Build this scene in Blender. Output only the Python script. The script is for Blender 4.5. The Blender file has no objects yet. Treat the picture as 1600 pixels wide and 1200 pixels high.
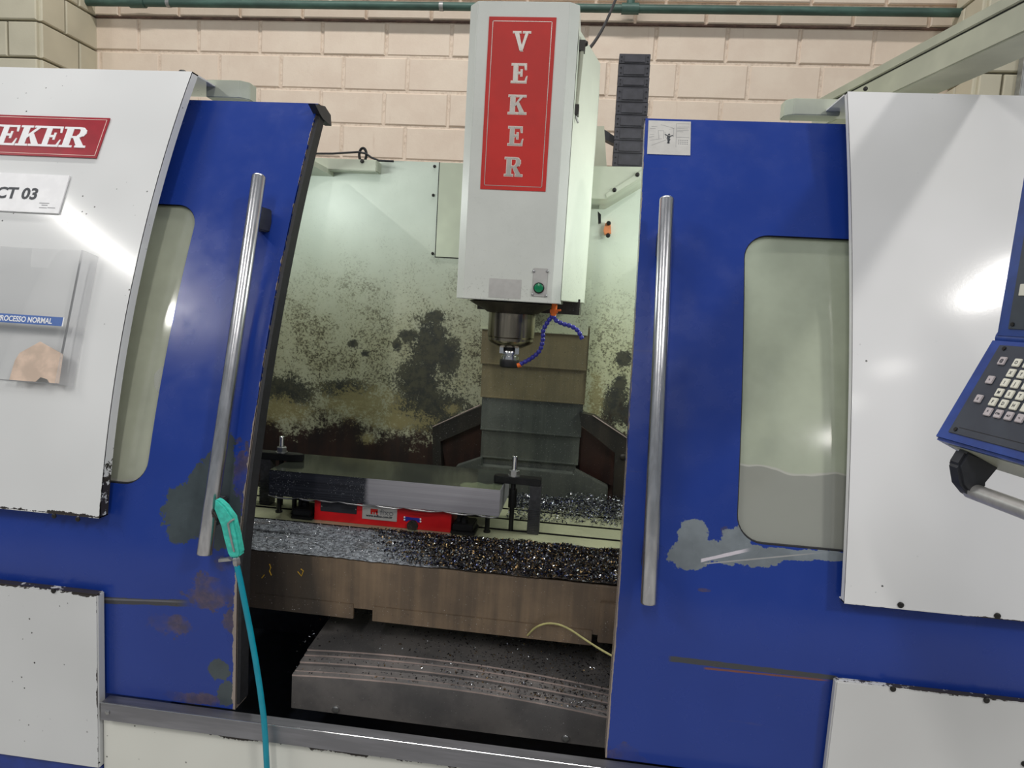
import bpy, bmesh, math, random
import numpy as np
from mathutils import Matrix, Vector
from mathutils.geometry import delaunay_2d_cdt
random.seed(7)
SC = bpy.context.scene
COL = SC.collection

# ------------------------------------------------------------------ camera
FPX = 1063.0
_D = np.array([-553.0, 9250.0, FPX]); _D /= np.linalg.norm(_D)
_X = np.array([9810.0, 690.0, -FPX]); _X = _X - _D * (_X @ _D); _X /= np.linalg.norm(_X)
_Z = -_D
_Y = np.cross(_X, _Z)
if _Y[2] < 0: _Y = -_Y
RW = np.array([_X, _Y, _Z])              # world = RW @ camera(x right, y down, z forward)
CAM = np.array([0.0, 0.0, 1.55])
cd = bpy.data.cameras.new('camera'); cam = bpy.data.objects.new('camera', cd); COL.objects.link(cam)
cd.sensor_width = 36.0; cd.lens = 36.0 * FPX / 1600.0; cd.clip_start = 0.05
m4 = Matrix.Identity(4)
for i in range(3):
    m4[i][0] = RW[i][0]; m4[i][1] = -RW[i][1]; m4[i][2] = -RW[i][2]; m4[i][3] = CAM[i]
cam.matrix_world = m4
SC.camera = cam

# ------------------------------------------------------------------ light
SC.view_settings.view_transform = 'Standard'; SC.view_settings.look = 'None'
SC.view_settings.gamma = 1.0; SC.view_settings.use_curve_mapping = False
SC.view_settings.exposure = -0.1
w = bpy.data.worlds.new('hall'); SC.world = w; w.use_nodes = True
w.node_tree.nodes['Background'].inputs[0].default_value = (0.86, 0.93, 1.0, 1)
w.node_tree.nodes['Background'].inputs[1].default_value = 0.27

def strip_light(name, loc, sx, sy, power, color=(1, 0.97, 0.93), rot=(0, 0, 0)):
    l = bpy.data.lights.new(name, 'AREA'); l.shape = 'RECTANGLE'; l.size = sx; l.size_y = sy
    l.energy = power; l.color = color
    o = bpy.data.objects.new(name, l); COL.objects.link(o); o.location = loc; o.rotation_euler = rot
    return o
strip_light('ceiling_strip_light', (-4.6, -1.8, 4.6), 0.16, 2.6, 160)
strip_light('ceiling_strip_light', (3.4, -1.9, 4.6), 0.14, 0.9, 165)
strip_light('ceiling_strip_light', (3.5, -4.4, 4.6), 0.12, 0.5, 16)
strip_light('ceiling_strip_light', (3.6, -6.2, 4.6), 0.14, 0.7, 24)
strip_light('ceiling_strip_light', (-0.7, -3.2, 4.6), 0.22, 3.6, 120)
strip_light('ceiling_strip_light', (-1.0, 2.2, 5.4), 4.6, 0.22, 135)  # unseen strip over the machine, power raised to brighten the back wall
# work lamps inside the enclosure, behind the two doors
strip_light('machine_work_lamp', (-1.25, 2.25, 1.98), 0.06, 0.3, 3.2, (0.93, 1, 0.95), (math.radians(18), math.radians(-50), 0))
strip_light('machine_work_lamp', (0.62, 2.2, 1.95), 0.08, 0.5, 6.5, (0.94, 1, 0.92), (0, math.radians(55), 0))

# ------------------------------------------------------------------ pixel -> point (1600x1200 frame)
def ray(px, py):
    return RW @ np.array([px - 800.0, py - 600.0, FPX])
def PY(px, py, y):
    d = ray(px, py); return CAM + d * (y / d[1])
def PZ(px, py, z):
    d = ray(px, py); return CAM + d * ((z - CAM[2]) / d[2])
def PX(px, py, x):
    d = ray(px, py); return CAM + d * (x / d[0])
def PF(px, py, f, off=0.0):
    d = ray(px, py); t = 1.5 / d[1]
    for _ in range(60):
        p = CAM + d * t; t += (f(p[2]) + off - p[1]) * 0.8 / d[1]
    return CAM + d * t
def fL(z):
    u = max(z - .98, 0); return 1.475 + .1077 * u + .1866 * u * u
def fR(z):
    u = max(z - .958, 0); return 1.475 + .1546 * u + .12 * u * u
def fD(z):
    u = max(z - .88, 0); return 1.497 + .1525 * u + .16 * u * u

# ------------------------------------------------------------------ materials
def lin(c):
    o = []
    for v in c[:3]:
        v = v / 255.0
        o.append(v / 12.92 if v <= .04045 else ((v + .055) / 1.055) ** 2.4)
    return (o[0], o[1], o[2], 1.0)

class V:
    def __init__(s, T, sock): s.T = T; s.s = sock
    def _b(s, op, o, rev=False):
        n = s.T.nt.nodes.new('ShaderNodeMath'); n.operation = op
        a, b = (o, s) if rev else (s, o)
        for i, x in enumerate((a, b)):
            if isinstance(x, V): s.T.nt.links.new(x.s, n.inputs[i])
            else: n.inputs[i].default_value = float(x)
        return V(s.T, n.outputs[0])
    def __add__(s, o): return s._b('ADD', o)
    def __radd__(s, o): return s._b('ADD', o)
    def __sub__(s, o): return s._b('SUBTRACT', o)
    def __rsub__(s, o): return s._b('SUBTRACT', o, True)
    def __mul__(s, o): return s._b('MULTIPLY', o)
    def __rmul__(s, o): return s._b('MULTIPLY', o)
    def __truediv__(s, o): return s._b('DIVIDE', o)
    def __pow__(s, o): return s._b('POWER', o)
    def mx(s, o): return s._b('MAXIMUM', o)
    def mn(s, o): return s._b('MINIMUM', o)
    def ab(s): return s._b('ABSOLUTE', 0)
    def sm(s, lo, hi):
        n = s.T.nt.nodes.new('ShaderNodeMapRange'); n.interpolation_type = 'SMOOTHSTEP'
        s.T.nt.links.new(s.s, n.inputs[0]); n.inputs[1].default_value = lo; n.inputs[2].default_value = hi
        return V(s.T, n.outputs[0])

class Tree:
    def __init__(s, name):
        s.m = bpy.data.materials.new(name); s.m.use_nodes = True; s.nt = s.m.node_tree
        s.bsdf = s.nt.nodes['Principled BSDF']
        g = s.nt.nodes.new('ShaderNodeNewGeometry'); s.p = g.outputs['Position']
        x = s.nt.nodes.new('ShaderNodeSeparateXYZ'); s.nt.links.new(s.p, x.inputs[0])
        s.x, s.y, s.z = [V(s, o) for o in x.outputs]
    def noise(s, scale, detail=3, rough=.6, stretch=None):
        n = s.nt.nodes.new('ShaderNodeTexNoise'); n.inputs['Scale'].default_value = scale
        n.inputs['Detail'].default_value = detail; n.inputs['Roughness'].default_value = rough
        if stretch:
            mp = s.nt.nodes.new('ShaderNodeMapping'); mp.inputs['Scale'].default_value = stretch
            s.nt.links.new(s.p, mp.inputs[0]); s.nt.links.new(mp.outputs[0], n.inputs['Vector'])
        else: s.nt.links.new(s.p, n.inputs['Vector'])
        return V(s, n.outputs[0])
    def voro(s, scale):
        n = s.nt.nodes.new('ShaderNodeTexVoronoi'); n.inputs['Scale'].default_value = scale
        s.nt.links.new(s.p, n.inputs['Vector']); return V(s, n.outputs['Distance'])
    def col(s, c):
        if isinstance(c, tuple):
            n = s.nt.nodes.new('ShaderNodeRGB'); n.outputs[0].default_value = lin(c); return n.outputs[0]
        return c
    def mix(s, f, a, b):
        n = s.nt.nodes.new('ShaderNodeMix'); n.data_type = 'RGBA'
        if isinstance(f, V): s.nt.links.new(f.s, n.inputs[0])
        else: n.inputs[0].default_value = f
        s.nt.links.new(s.col(a), n.inputs[6]); s.nt.links.new(s.col(b), n.inputs[7])
        return n.outputs[2]
    def blobs(s, lst, axes='xz'):
        # lst of (cx, cz, rx, rz) in world metres -> signed mask, positive inside
        best = None
        a = s.x if axes[0] == 'x' else s.y
        b = s.z if axes[1] == 'z' else s.y
        for cx, cz, rx, rz in lst:
            dx = (a - cx) / rx; dz = (b - cz) / rz
            v = 1.0 - (dx * dx + dz * dz) ** .5
            best = v if best is None else best.mx(v)
        return best
    def out(s, color, rough=.5, metal=0.0, bump=None, bstr=.2, bdist=.002, spec=None):
        b = s.bsdf
        s.nt.links.new(s.col(color), b.inputs['Base Color'])
        for key, v in (('Roughness', rough), ('Metallic', metal)):
            if isinstance(v, V): s.nt.links.new(v.s, b.inputs[key])
            else: b.inputs[key].default_value = v
        if spec is not None: b.inputs['Specular IOR Level'].default_value = spec
        if bump is not None:
            n = s.nt.nodes.new('ShaderNodeBump'); n.inputs['Strength'].default_value = bstr
            n.inputs['Distance'].default_value = bdist
            s.nt.links.new(bump.s, n.inputs['Height']); s.nt.links.new(n.outputs[0], b.inputs['Normal'])
        return s.m

def plain(name, c, rough=.5, metal=0.0, var=.12, scale=30, stretch=None):
    T = Tree(name); n = T.noise(scale, 3, .6, stretch)
    dark = tuple(int(v * (1 - var)) for v in c)
    return T.out(T.mix(n.sm(.35, .7), dark, c), rough, metal, n, .08)

def pxblob(lst, surf):
    o = []
    for px, py, rx, ry in lst:
        p = surf(px, py); k = p[1] / FPX * 1.02
        o.append((p[0], p[2], rx * k, ry * k))
    return o

def cream(name, base=(221, 222, 222), edge=None, specks=.5, stain=None, rough=.12, edget=.78):
    """chipped cream enamel. edge: list of (axis, value, width)"""
    T = Tree(name)
    n1 = T.noise(2.2, 2); n2 = T.noise(140, 3, .7); n3 = T.noise(45, 4, .7)
    c = T.mix(n1.sm(.3, .7), base, tuple(int(v * .955) for v in base))
    if stain:
        mk = T.blobs(stain) * 1.0 + (n3 - .5) * .8
        c = T.mix(mk.sm(-.1, .6) * .55, c, (170, 160, 128))
    vor = T.voro(38); gate = T.noise(3.1, 2)
    sp = (1.0 - vor.sm(.06, .11)) * gate.sm(.60 - .07 * specks, .70 - .07 * specks) * n3.sm(.42, .5)
    c = T.mix(sp, c, (52, 50, 48))
    if edge:
        ch = None
        for ax, val, wd, *gate in edge:
            q = T.x if ax == 'x' else T.z
            d = 1.0 - (q - val).ab() / wd
            if gate: d = d - (T.z if gate[0] == 'z' else T.y).sm(gate[1], gate[2]) * 3.0
            ch = d if ch is None else ch.mx(d)
        mask = (ch + (n3 - .5) * 2.2 + (T.noise(7, 2) - .5) * 3.2).sm(edget, edget + .06) * ch.sm(-.4, .1)
        c = T.mix(mask, c, (58, 54, 52))
    return T.out(c, rough, 0, n2, .02, spec=.2)

M = {}
# ------------------------------------------------------------------ mesh helpers
class MB:
    def __init__(s): s.v = []; s.f = []; s.mi = []
    def add(s, vs, fs, mi=0):
        o = len(s.v); s.v += [tuple(float(c) for c in p) for p in vs]
        for f in fs: s.f.append(tuple(i + o for i in f)); s.mi.append(mi)
        return s
    def box(s, x0, x1, y0, y1, z0, z1, mi=0, fr=None):
        vs = [(x0,y0,z0),(x1,y0,z0),(x1,y1,z0),(x0,y1,z0),(x0,y0,z1),(x1,y0,z1),(x1,y1,z1),(x0,y1,z1)]
        if fr is not None: vs = [fr @ Vector(p) for p in vs]
        return s.add(vs, [(0,3,2,1),(4,5,6,7),(0,1,5,4),(1,2,6,5),(2,3,7,6),(3,0,4,7)], mi)
    def prism(s, pts, ext, mi=0):
        """pts: 3D polygon, ext: 3D extrusion vector"""
        n = len(pts); e = np.array(ext)
        vs = [np.array(p) for p in pts] + [np.array(p) + e for p in pts]
        fs = [tuple(range(n)), tuple(range(2 * n - 1, n - 1, -1))]
        for i in range(n):
            j = (i + 1) % n; fs.append((i, i + n, j + n, j))
        return s.add(vs, fs, mi)
    def tube(s, path, r, seg=12, mi=0, cap=True):
        path = [Vector(p) for p in path]; n = len(path)
        rr = r if isinstance(r, (list, tuple)) else [r] * n
        vs = []; fs = []
        up = None
        for i, p in enumerate(path):
            t = (path[min(i + 1, n - 1)] - path[max(i - 1, 0)]).normalized()
            if up is None:
                up = Vector((0, 0, 1)) if abs(t.z) < .9 else Vector((1, 0, 0))
            a = (up - t * up.dot(t)).normalized(); b = t.cross(a); up = a
            for k in range(seg):
                an = 2 * math.pi * k / seg
                vs.append(p + (a * math.cos(an) + b * math.sin(an)) * rr[i])
        for i in range(n - 1):
            for k in range(seg):
                k2 = (k + 1) % seg
                fs.append((i * seg + k, i * seg + k2, (i + 1) * seg + k2, (i + 1) * seg + k))
        if cap:
            fs.append(tuple(range(seg - 1, -1, -1))); fs.append(tuple((n - 1) * seg + k for k in range(seg)))
        return s.add(vs, fs, mi)
    def cyl(s, a, b, r, seg=16, mi=0, r2=None):
        return s.tube([a, b], [r, r if r2 is None else r2], seg, mi)
    def build(s, name, mats, parent=None, smooth=True, bevel=0, label=None, ang=35, fixn=True):
        me = bpy.data.meshes.new(name)
        me.from_pydata(s.v, [], s.f)
        if not isinstance(mats, (list, tuple)): mats = [mats]
        for m in mats: me.materials.append(m)
        me.polygons.foreach_set('material_index', s.mi)
        if bevel or fixn:
            bm = bmesh.new(); bm.from_mesh(me)
            if fixn: bmesh.ops.recalc_face_normals(bm, faces=bm.faces)
            if bevel:
                es = [e for e in bm.edges if len(e.link_faces) == 2 and e.calc_face_angle(0) > .5]
                bmesh.ops.bevel(bm, geom=es, offset=bevel, segments=2, affect='EDGES', clamp_overlap=True)
            bm.to_mesh(me); bm.free()
        if smooth:
            me.shade_smooth(); me.set_sharp_from_angle(angle=math.radians(ang))
        return link(name, me, parent, label)

def link(name, me, parent=None, label=None):
    o = bpy.data.objects.new(name, me); COL.objects.link(o)
    if parent is not None:
        o.parent = parent
        o.matrix_parent_inverse = base_matrix(parent).inverted()
    if label: o['label'] = label
    return o
def base_matrix(o):
    m = o.matrix_basis.copy()
    if o.parent is not None: m = base_matrix(o.parent) @ o.matrix_parent_inverse @ m
    return m
def thing(name, label, cat, loc, group=None):
    o = bpy.data.objects.new(name, None); COL.objects.link(o); o.location = [float(c) for c in loc]
    o.empty_display_size = .05
    return tag(o, label, cat, group)
def tag(o, label, cat, group=None, kind=None):
    o['label'] = label; o['category'] = cat
    if group: o['group'] = group
    if kind: o['kind'] = kind
    return o
def struct(o): o['kind'] = 'structure'; return o

def rrect(x0, x1, z0, z1, r, n=8):
    p = []
    for cx, cz, a0 in ((x1 - r, z1 - r, 0), (x0 + r, z1 - r, 90), (x0 + r, z0 + r, 180), (x1 - r, z0 + r, 270)):
        for k in range(n + 1):
            a = math.radians(a0 + 90 * k / n); p.append((cx + r * math.cos(a), cz + r * math.sin(a)))
    return p
def inside(p, poly):
    x, y = p; c = False; n = len(poly)
    for i in range(n):
        x1, y1 = poly[i]; x2, y2 = poly[(i + 1) % n]
        if (y1 > y) != (y2 > y) and x < (x2 - x1) * (y - y1) / (y2 - y1) + x1: c = not c
    return c
def sheet(mb, outer, holes, mapf, thick, step=.06, mi=0):
    """sheet metal cut from a 2D outline, bent through mapf(x, z, depth)"""
    loops = []
    for poly in [outer] + list(holes):
        q = []
        for i, a in enumerate(poly):
            b = poly[(i + 1) % len(poly)]
            k = max(1, int(abs(b[1] - a[1]) / step + .5), int(abs(b[0] - a[0]) / .5 + .5))
            for j in range(k): q.append((a[0] + (b[0] - a[0]) * j / k, a[1] + (b[1] - a[1]) * j / k))
        loops.append(q)
    vs = []; es = []
    for q in loops:
        o = len(vs); vs += q; es += [(o + i, o + (i + 1) % len(q)) for i in range(len(q))]
    xs = [p[0] for p in outer]; zs = [p[1] for p in outer]
    z = min(zs) + step
    while z < max(zs) - step * .4:
        for j in range(1, 4):
            p = (min(xs) + (max(xs) - min(xs)) * j / 4, z)
            if inside(p, outer) and not any(inside(p, h) for h in holes): vs.append(p)
        z += step
    ov, oe, of, _, _, _ = delaunay_2d_cdt([Vector(p) for p in vs], es, [], 0, 1e-5)
    tri = []
    for f in of:
        c = (sum(ov[i].x for i in f) / len(f), sum(ov[i].y for i in f) / len(f))
        if inside(c, outer) and not any(inside(c, h) for h in holes): tri.append(tuple(f))
    n = len(ov)
    P = [mapf(p.x, p.y, 0) for p in ov] + [mapf(p.x, p.y, thick) for p in ov]
    cnt = {}
    for f in tri:
        for i in range(len(f)):
            a, b = f[i], f[(i + 1) % len(f)]
            cnt[(min(a, b), max(a, b))] = cnt.get((min(a, b), max(a, b)), 0) + 1
    fs = list(tri) + [tuple(i + n for i in reversed(f)) for f in tri]
    for (a, b), c in cnt.items():
        if c == 1: fs.append((a, b, b + n, a + n))
    mb.add(P, fs, mi); return mb

def frame(o, right, up):
    r = Vector(right).normalized(); u = Vector(up); u = (u - r * u.dot(r)).normalized(); n = r.cross(u)
    m = Matrix.Identity(4)
    for i in range(3): m[i][0] = r[i]; m[i][1] = u[i]; m[i][2] = n[i]; m[i][3] = o[i]
    return m
def fframe(f, x, z, off=0.0):
    e = 1e-3; s = (f(z + e) - f(z - e)) / (2 * e)
    fr = frame((x, f(z), z), (1, 0, 0), (0, s, 1))
    n = Vector((fr[0][2], fr[1][2], fr[2][2]))
    return Matrix.Translation(n * off) @ fr
def fbox(mb, fr, x0, x1, y0, y1, z0, z1, mi=0): return mb.box(x0, x1, y0, y1, z0, z1, mi, fr)
def text_into(mb, s, size, fr, bold=0.0, mi=0, align='LEFT', sx=1.0, z=0.0, depth=.0004, shear=0):
    c = bpy.data.curves.new('lettering', 'FONT'); c.body = s; c.size = size; c.offset = bold; c.align_x = align
    c.extrude = depth / 2; c.resolution_u = 3; c.shear = shear
    o = bpy.data.objects.new('lettering', c); COL.objects.link(o)
    dg = bpy.context.evaluated_depsgraph_get()
    me = bpy.data.meshes.new_from_object(o.evaluated_get(dg))
    vs = [fr @ Vector((v.co.x * sx, v.co.y, v.co.z + z + depth / 2)) for v in me.vertices]
    mb.add(vs, [tuple(p.vertices) for p in me.polygons], mi)
    bpy.data.objects.remove(o); bpy.data.curves.remove(c); bpy.data.meshes.remove(me)
    return mb
# slab serif capitals on a 1x1 cell (lists of convex polygons)
GL = {
 'V': [[(.0,1),(.44,1),(.44,.93),(.0,.93)],[(.58,1),(1,1),(1,.93),(.58,.93)],[(.08,.95),(.34,.95),(.6,.0),(.42,.0)],[(.72,.95),(.88,.95),(.6,.0),(.5,.0),(.47,.12)]],
 'E': [[(.0,1),(.9,1),(.9,.92),(.0,.92)],[(.0,.08),(.94,.08),(.94,.0),(.0,.0)],[(.13,.97),(.38,.97),(.38,.03),(.13,.03)],[(.78,.97),(.9,.97),(.92,.7),(.86,.7)],[(.82,.05),(.93,.05),(.98,.34),(.92,.34)],[(.34,.56),(.6,.56),(.6,.47),(.34,.47)],[(.58,.68),(.66,.68),(.66,.35),(.58,.35)]],
 'K': [[(.0,1),(.5,1),(.5,.92),(.0,.92)],[(.0,.08),(.5,.08),(.5,.0),(.0,.0)],[(.12,.97),(.37,.97),(.37,.03),(.12,.03)],[(.58,1),(1,1),(1,.92),(.58,.92)],[(.56,.08),(1.05,.08),(1.05,.0),(.56,.0)],[(.72,.96),(.88,.96),(.4,.4),(.36,.52)],[(.44,.56),(.6,.66),(.98,.04),(.68,.04)]],
 'R': [[(.0,1),(.6,1),(.6,.92),(.0,.92)],[(.0,.08),(.5,.08),(.5,.0),(.0,.0)],[(.12,.97),(.37,.97),(.37,.03),(.12,.03)],[(.6,1),(.78,.97),(.72,.86),(.6,.92)],[(.78,.97),(.9,.86),(.68,.8),(.66,.88)],[(.9,.86),(.92,.7),(.67,.7),(.67,.82)],[(.92,.7),(.84,.56),(.62,.6),(.67,.7)],[(.84,.56),(.68,.48),(.58,.55),(.62,.62)],[(.68,.48),(.34,.46),(.34,.54),(.6,.54)],[(.44,.5),(.68,.52),(.98,.06),(.7,.06)],[(.64,.08),(1.05,.08),(1.05,.0),(.64,.0)]],
}
def glyph(mb, ch, fr, x, y, w, h, d, mi=0, z=0.0, grow=0.0):
    for i_, poly in enumerate(GL[ch]):
        cx = sum(p[0] for p in poly) / len(poly); cy = sum(p[1] for p in poly) / len(poly)
        q = []
        for px, py in poly:
            gx = x + px * w; gy = y + py * h
            if grow:
                gx += grow * (1 if px > cx else -1); gy += grow * (1 if py > cy else -1)
            q.append(fr @ Vector((gx, gy, z)))
        n = Vector((fr[0][2], fr[1][2], fr[2][2])) * (d + i_ * .00006)
        mb.prism(q, n, mi)
    return mb

# ================================================================== BASIC MATERIALS
M['steel'] = plain('brushed_steel', (205, 205, 208), .26, 1.0, .12, 60, (1, 1, .05))
M['chrome'] = plain('bright_steel', (222, 222, 222), .16, 1.0, .06)
M['stainless'] = plain('stainless_sill', (150, 150, 156), .42, .85, .12, 40, (.1, 1, 1))
M['black'] = plain('black_oxide', (30, 30, 32), .42, .3, .3)
M['rubber'] = plain('black_rubber', (30, 31, 36), .6, 0, .3, 60)
M['plastic_dark'] = plain('dark_plastic', (44, 46, 52), .5, 0, .2)
M['satin'] = plain('satin_rail', (214, 212, 210), .45, .75, .06, 60)
M['chalk'] = plain('yellow_chalk', (190, 150, 40), .7, 0, .2)
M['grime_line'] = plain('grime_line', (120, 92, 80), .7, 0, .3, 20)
M['nose'] = plain('oiled_spindle_steel', (168, 158, 140), .24, 1.0, .3, 50, (1, 1, .05))
M['step'] = plain('step_block_steel', (74, 74, 78), .4, .4, .2, 60)
M['red'] = plain('red_enamel', (198, 28, 18), .5, 0, .06, 8)
M['redfix'] = plain('red_fixture_enamel', (216, 20, 28), .4, 0, .12, 12)
M['maroon'] = plain('maroon_plate', (160, 32, 46), .3, 0, .08, 20)
M['silver_print'] = plain('silver_letter', (176, 172, 166), .35, .4, .05)
M['white_print'] = plain('white_print', (236, 236, 238), .45, 0, .03)
M['white_edge'] = plain('white_line', (240, 222, 212), .45, 0, .03)
M['dark_print'] = plain('dark_print', (40, 46, 54), .5, 0, .05)
M['grey_print'] = plain('grey_print', (120, 122, 124), .5, 0, .05)
M['plate_grey'] = plain('aluminium_label', (196, 194, 190), .4, .25, .06, 20)
M['orange'] = plain('orange_plastic', (236, 112, 30), .4, 0, .1)
M['salmon'] = plain('orange_sensor', (226, 140, 92), .5, 0, .1)
M['hose_blue'] = plain('blue_segment_hose', (46, 48, 150), .3, 0, .1)
M['teal'] = plain('teal_plastic', (62, 196, 178), .4, 0, .14, 90)
M['teal_hose'] = plain('teal_hose', (0, 138, 160), .3, 0, .06)
M['wire_yellow'] = plain('yellow_wire', (176, 170, 110), .5, 0, .15)
M['key'] = plain('ivory_key', (222, 220, 206), .4, 0, .03)
M['key_grey'] = plain('grey_key', (186, 178, 180), .4, 0, .04)
M['panel_dark'] = plain('slate_keyboard', (58, 64, 74), .38, 0, .08, 30)
M['panel_blue'] = plain('blue_panel_frame', (40, 68, 142), .35, 0, .12, 30)
M['green'] = plain('green_button', (0, 132, 84), .25, 0, .1)
M['label_blue'] = plain('blue_label', (66, 104, 172), .4, 0, .04)
M['paper'] = plain('beige_paper', (226, 200, 180), .7, 0, .12, 25)
M['pipe'] = plain('green_pipe', (74, 106, 96), .45, .1, .2, 18, (.3, 1, 1))
M['chain'] = plain('charcoal_chain', (70, 70, 78), .5, 0, .12, 30)
M['galv'] = plain('galvanised', (170, 172, 170), .4, .6, .1)
M['screw'] = plain('dark_screw', (46, 44, 42), .4, .5, .2)
M['nut'] = plain('zinc_nut', (178, 178, 178), .3, .9, .1)

# brick paint, cement
T = Tree('brick_paint'); n = T.noise(6, 4); n2 = T.noise(60, 4, .7); n3 = T.noise(26, 3, .7, (1, 1, .12))
c = T.mix(n.sm(.3, .7), (229, 213, 195), (222, 204, 186))
c = T.mix(n3.sm(.62, .8) * .25, c, (180, 150, 128))
M['brick'] = T.out(c, .6, 0, n2, .25, .004)
T = Tree('mortar_paint'); n2 = T.noise(40, 4, .7)
M['mortar'] = T.out(T.mix(n2.sm(.4, .75), (226, 209, 191), (196, 176, 157)), .7, 0, n2, .3, .004)
T = Tree('pillar_paint'); n2 = T.noise(40, 4, .7); n = T.noise(3, 2)
M['pillar'] = T.out(T.mix(n.sm(.3, .7), (204, 198, 176), (190, 184, 163)), .6, 0, n2, .25, .004)
M['pillar_mortar'] = plain('pillar_mortar', (150, 146, 128), .7, 0, .2)
M['concrete'] = plain('concrete_floor', (176, 174, 170), .6, 0, .12, 6)

# blue enamel of the two doors, each with its own worn patches
def door_mat(name, primer, rust, lines, edge_x, side):
    T = Tree(name); sf = lambda px, py: PF(px, py, fD)
    n1 = T.noise(2.5, 2); n3 = T.noise(26, 5, .72); n4 = T.noise(7, 4, .65); fine = T.noise(160, 2)
    c = T.mix(n1.sm(.3, .7), (23, 51, 130), (28, 56, 138))
    scr = T.noise(30, 3, .7, (.12, 1, 1.4))
    c = T.mix(scr.sm(.66, .72) * n4.sm(.5, .62) * .16, c, (92, 84, 92))
    m = None
    if rust:
        mr = T.blobs(pxblob(rust, sf)) + (n3 - .5) * 2.6 + (n4 - .5) * 1.4
        c = T.mix(mr.sm(.1, .3) * (n4.sm(.42, .6) * .6 + .15), c, T.mix(n3.sm(.4, .6), (92, 74, 66), (70, 60, 58)))
    mp = T.blobs(pxblob(primer, sf)) + (n3 - .5) * 1.0 + (n4 - .5) * .8 + (T.noise(90, 4, .7) - .5) * .5
    pc = (64, 74, 78) if side < 0 else (124, 132, 138)
    mpm = mp.sm(.05, .12)
    c = T.mix(mpm, c, T.mix(n4.sm(.35, .65), pc, tuple(int(v * .86) for v in pc)))
    for (x0, y0, x1, y1, wd, cc, feather) in lines:
        a = sf(x0, y0); b = sf(x1, y1); L = b[0] - a[0]; sl = (b[2] - a[2]) / L
        k = wd * a[1] / FPX
        d = 1.0 - (T.z - ((T.x - a[0]) * sl + a[2])).ab() / k
        t = (T.x - a[0]) / L
        inn = t.sm(-.01, .02) * (1.0 - t.sm(1 - feather, 1.0))
        mk = (d + (n4 - .5) * .9 + (n3 - .5) * .5).sm(.1, .3) * inn
        c = T.mix(mk, c, cc)
    d = 1.0 - (T.x - edge_x).ab() / (.011 if side < 0 else .0045)
    ed = (d + (n3 - .5) * 1.6 + (n4 - .5) * 1.2 + (1.0 - T.z.sm(.55, 1.35)) * .75).sm(.95, 1.02) * d.sm(-1.2, -.4)
    c = T.mix(ed, c, (142, 130, 122))
    return T.out(c, T.noise(12, 3).sm(.3, .8) * .12 + .2, 0, fine, .03)

xDL = -.8013
xDR = .5 * (PF(1004, 260, fD)[0] + PF(985, 650, fD)[0]) if True else .1
xDRb = PY(960, 1150, 1.497)[0]
print('right door edge', PF(1006, 230, fD), PF(985, 650, fD), PY(972, 900, 1.497), PY(958, 1185, 1.497))
M['door_left'] = door_mat('blue_enamel_left',
    [(292, 800, 52, 50), (330, 762, 46, 50), (345, 810, 45, 55), (280, 830, 28, 24), (345, 720, 26, 50), (342, 1048, 22, 22), (356, 1085, 20, 28)],
    [(372, 745, 38, 52), (380, 790, 18, 25), (330, 925, 50, 34), (262, 975, 55, 22), (360, 970, 16, 20), (300, 1090, 80, 12), (350, 880, 20, 20)],
    [(160, 938, 305, 943, 8, (58, 58, 62), .2), (160, 936, 300, 941, 2.2, (96, 96, 102), .3)], xDL, -1)
M['door_right'] = door_mat('blue_enamel_right',
    [(1082, 836, 26, 28), (1080, 868, 36, 24), (1130, 862, 44, 20), (1175, 868, 44, 17), (1230, 866, 50, 9), (1290, 868, 50, 9), (1150, 845, 26, 22)],
    [(975, 1180, 34, 26), (1005, 1190, 40, 12), (1136, 835, 12, 12), (1100, 922, 12, 3.5)],
    [(1045, 1029, 1310, 1060, 5.5, (60, 62, 66), .02), (1100, 1044, 1300, 1064, 2, (110, 66, 62), .1), (1100, 881, 1300, 862, 1.2, (150, 150, 150), .3),
     (1095, 876, 1175, 858, 3.2, (196, 190, 198), .25)], xDR, 1)

# grime on the light green back panels
def grime(name, base, dark, brown, yellow, clean_z, level):
    T = Tree(name)
    n1 = T.noise(3.2, 4, .6); n3 = T.noise(34, 5, .75); n5 = T.noise(85, 4, .8); n4 = T.noise(9, 4, .7)
    drip = T.noise(22, 3, .6, (1, 1, .06))
    c = T.mix(n1.sm(.3, .7), base, tuple(int(v * .95) for v in base))
    g = 1.0 - T.z.sm(clean_z - .35, clean_z + .28)
    c = T.mix(g * (n4 * .5 + .5), c, yellow)
    n6 = T.noise(130, 5, .85)
    sp = (n6 + (n4 - .5) * .35 + g * .075).sm(.585, .64) * (g * 1.1 + .06)
    c = T.mix(sp * .85, c, (74, 70, 54))
    low = (level - T.z) / .16 + (n4 - .5) * 2.4 + (n3 - .5) * 2.0 + (n6 - .5) * 2.2 + (n1 - .5) * .8
    lowm = low.sm(-.1, .3)
    if dark:
        b = T.blobs(dark) + (n3 - .5) * 1.6 + (n4 - .5) * 1.3 + (n6 - .5) * 2.6
        c = T.mix(b.sm(.05, .3), c, T.mix(n3.sm(.4, .6), (56, 58, 54), (78, 78, 64)))
    c = T.mix(lowm, c, T.mix((drip * .5 + n4 * .5).sm(.4, .62), (60, 44, 38), (44, 38, 36)))
    if brown:
        b = T.blobs(brown) + (n6 - .5) * 4.5 + (n3 - .5) * 2.0 + (n4 - .5)
        c = T.mix(b.sm(.15, .4) * .85, c, (150, 142, 100))
    return T.out(c, .42, 0, n5, .12, .002)
B27 = lambda px, py: PY(px, py, 2.75)
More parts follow.
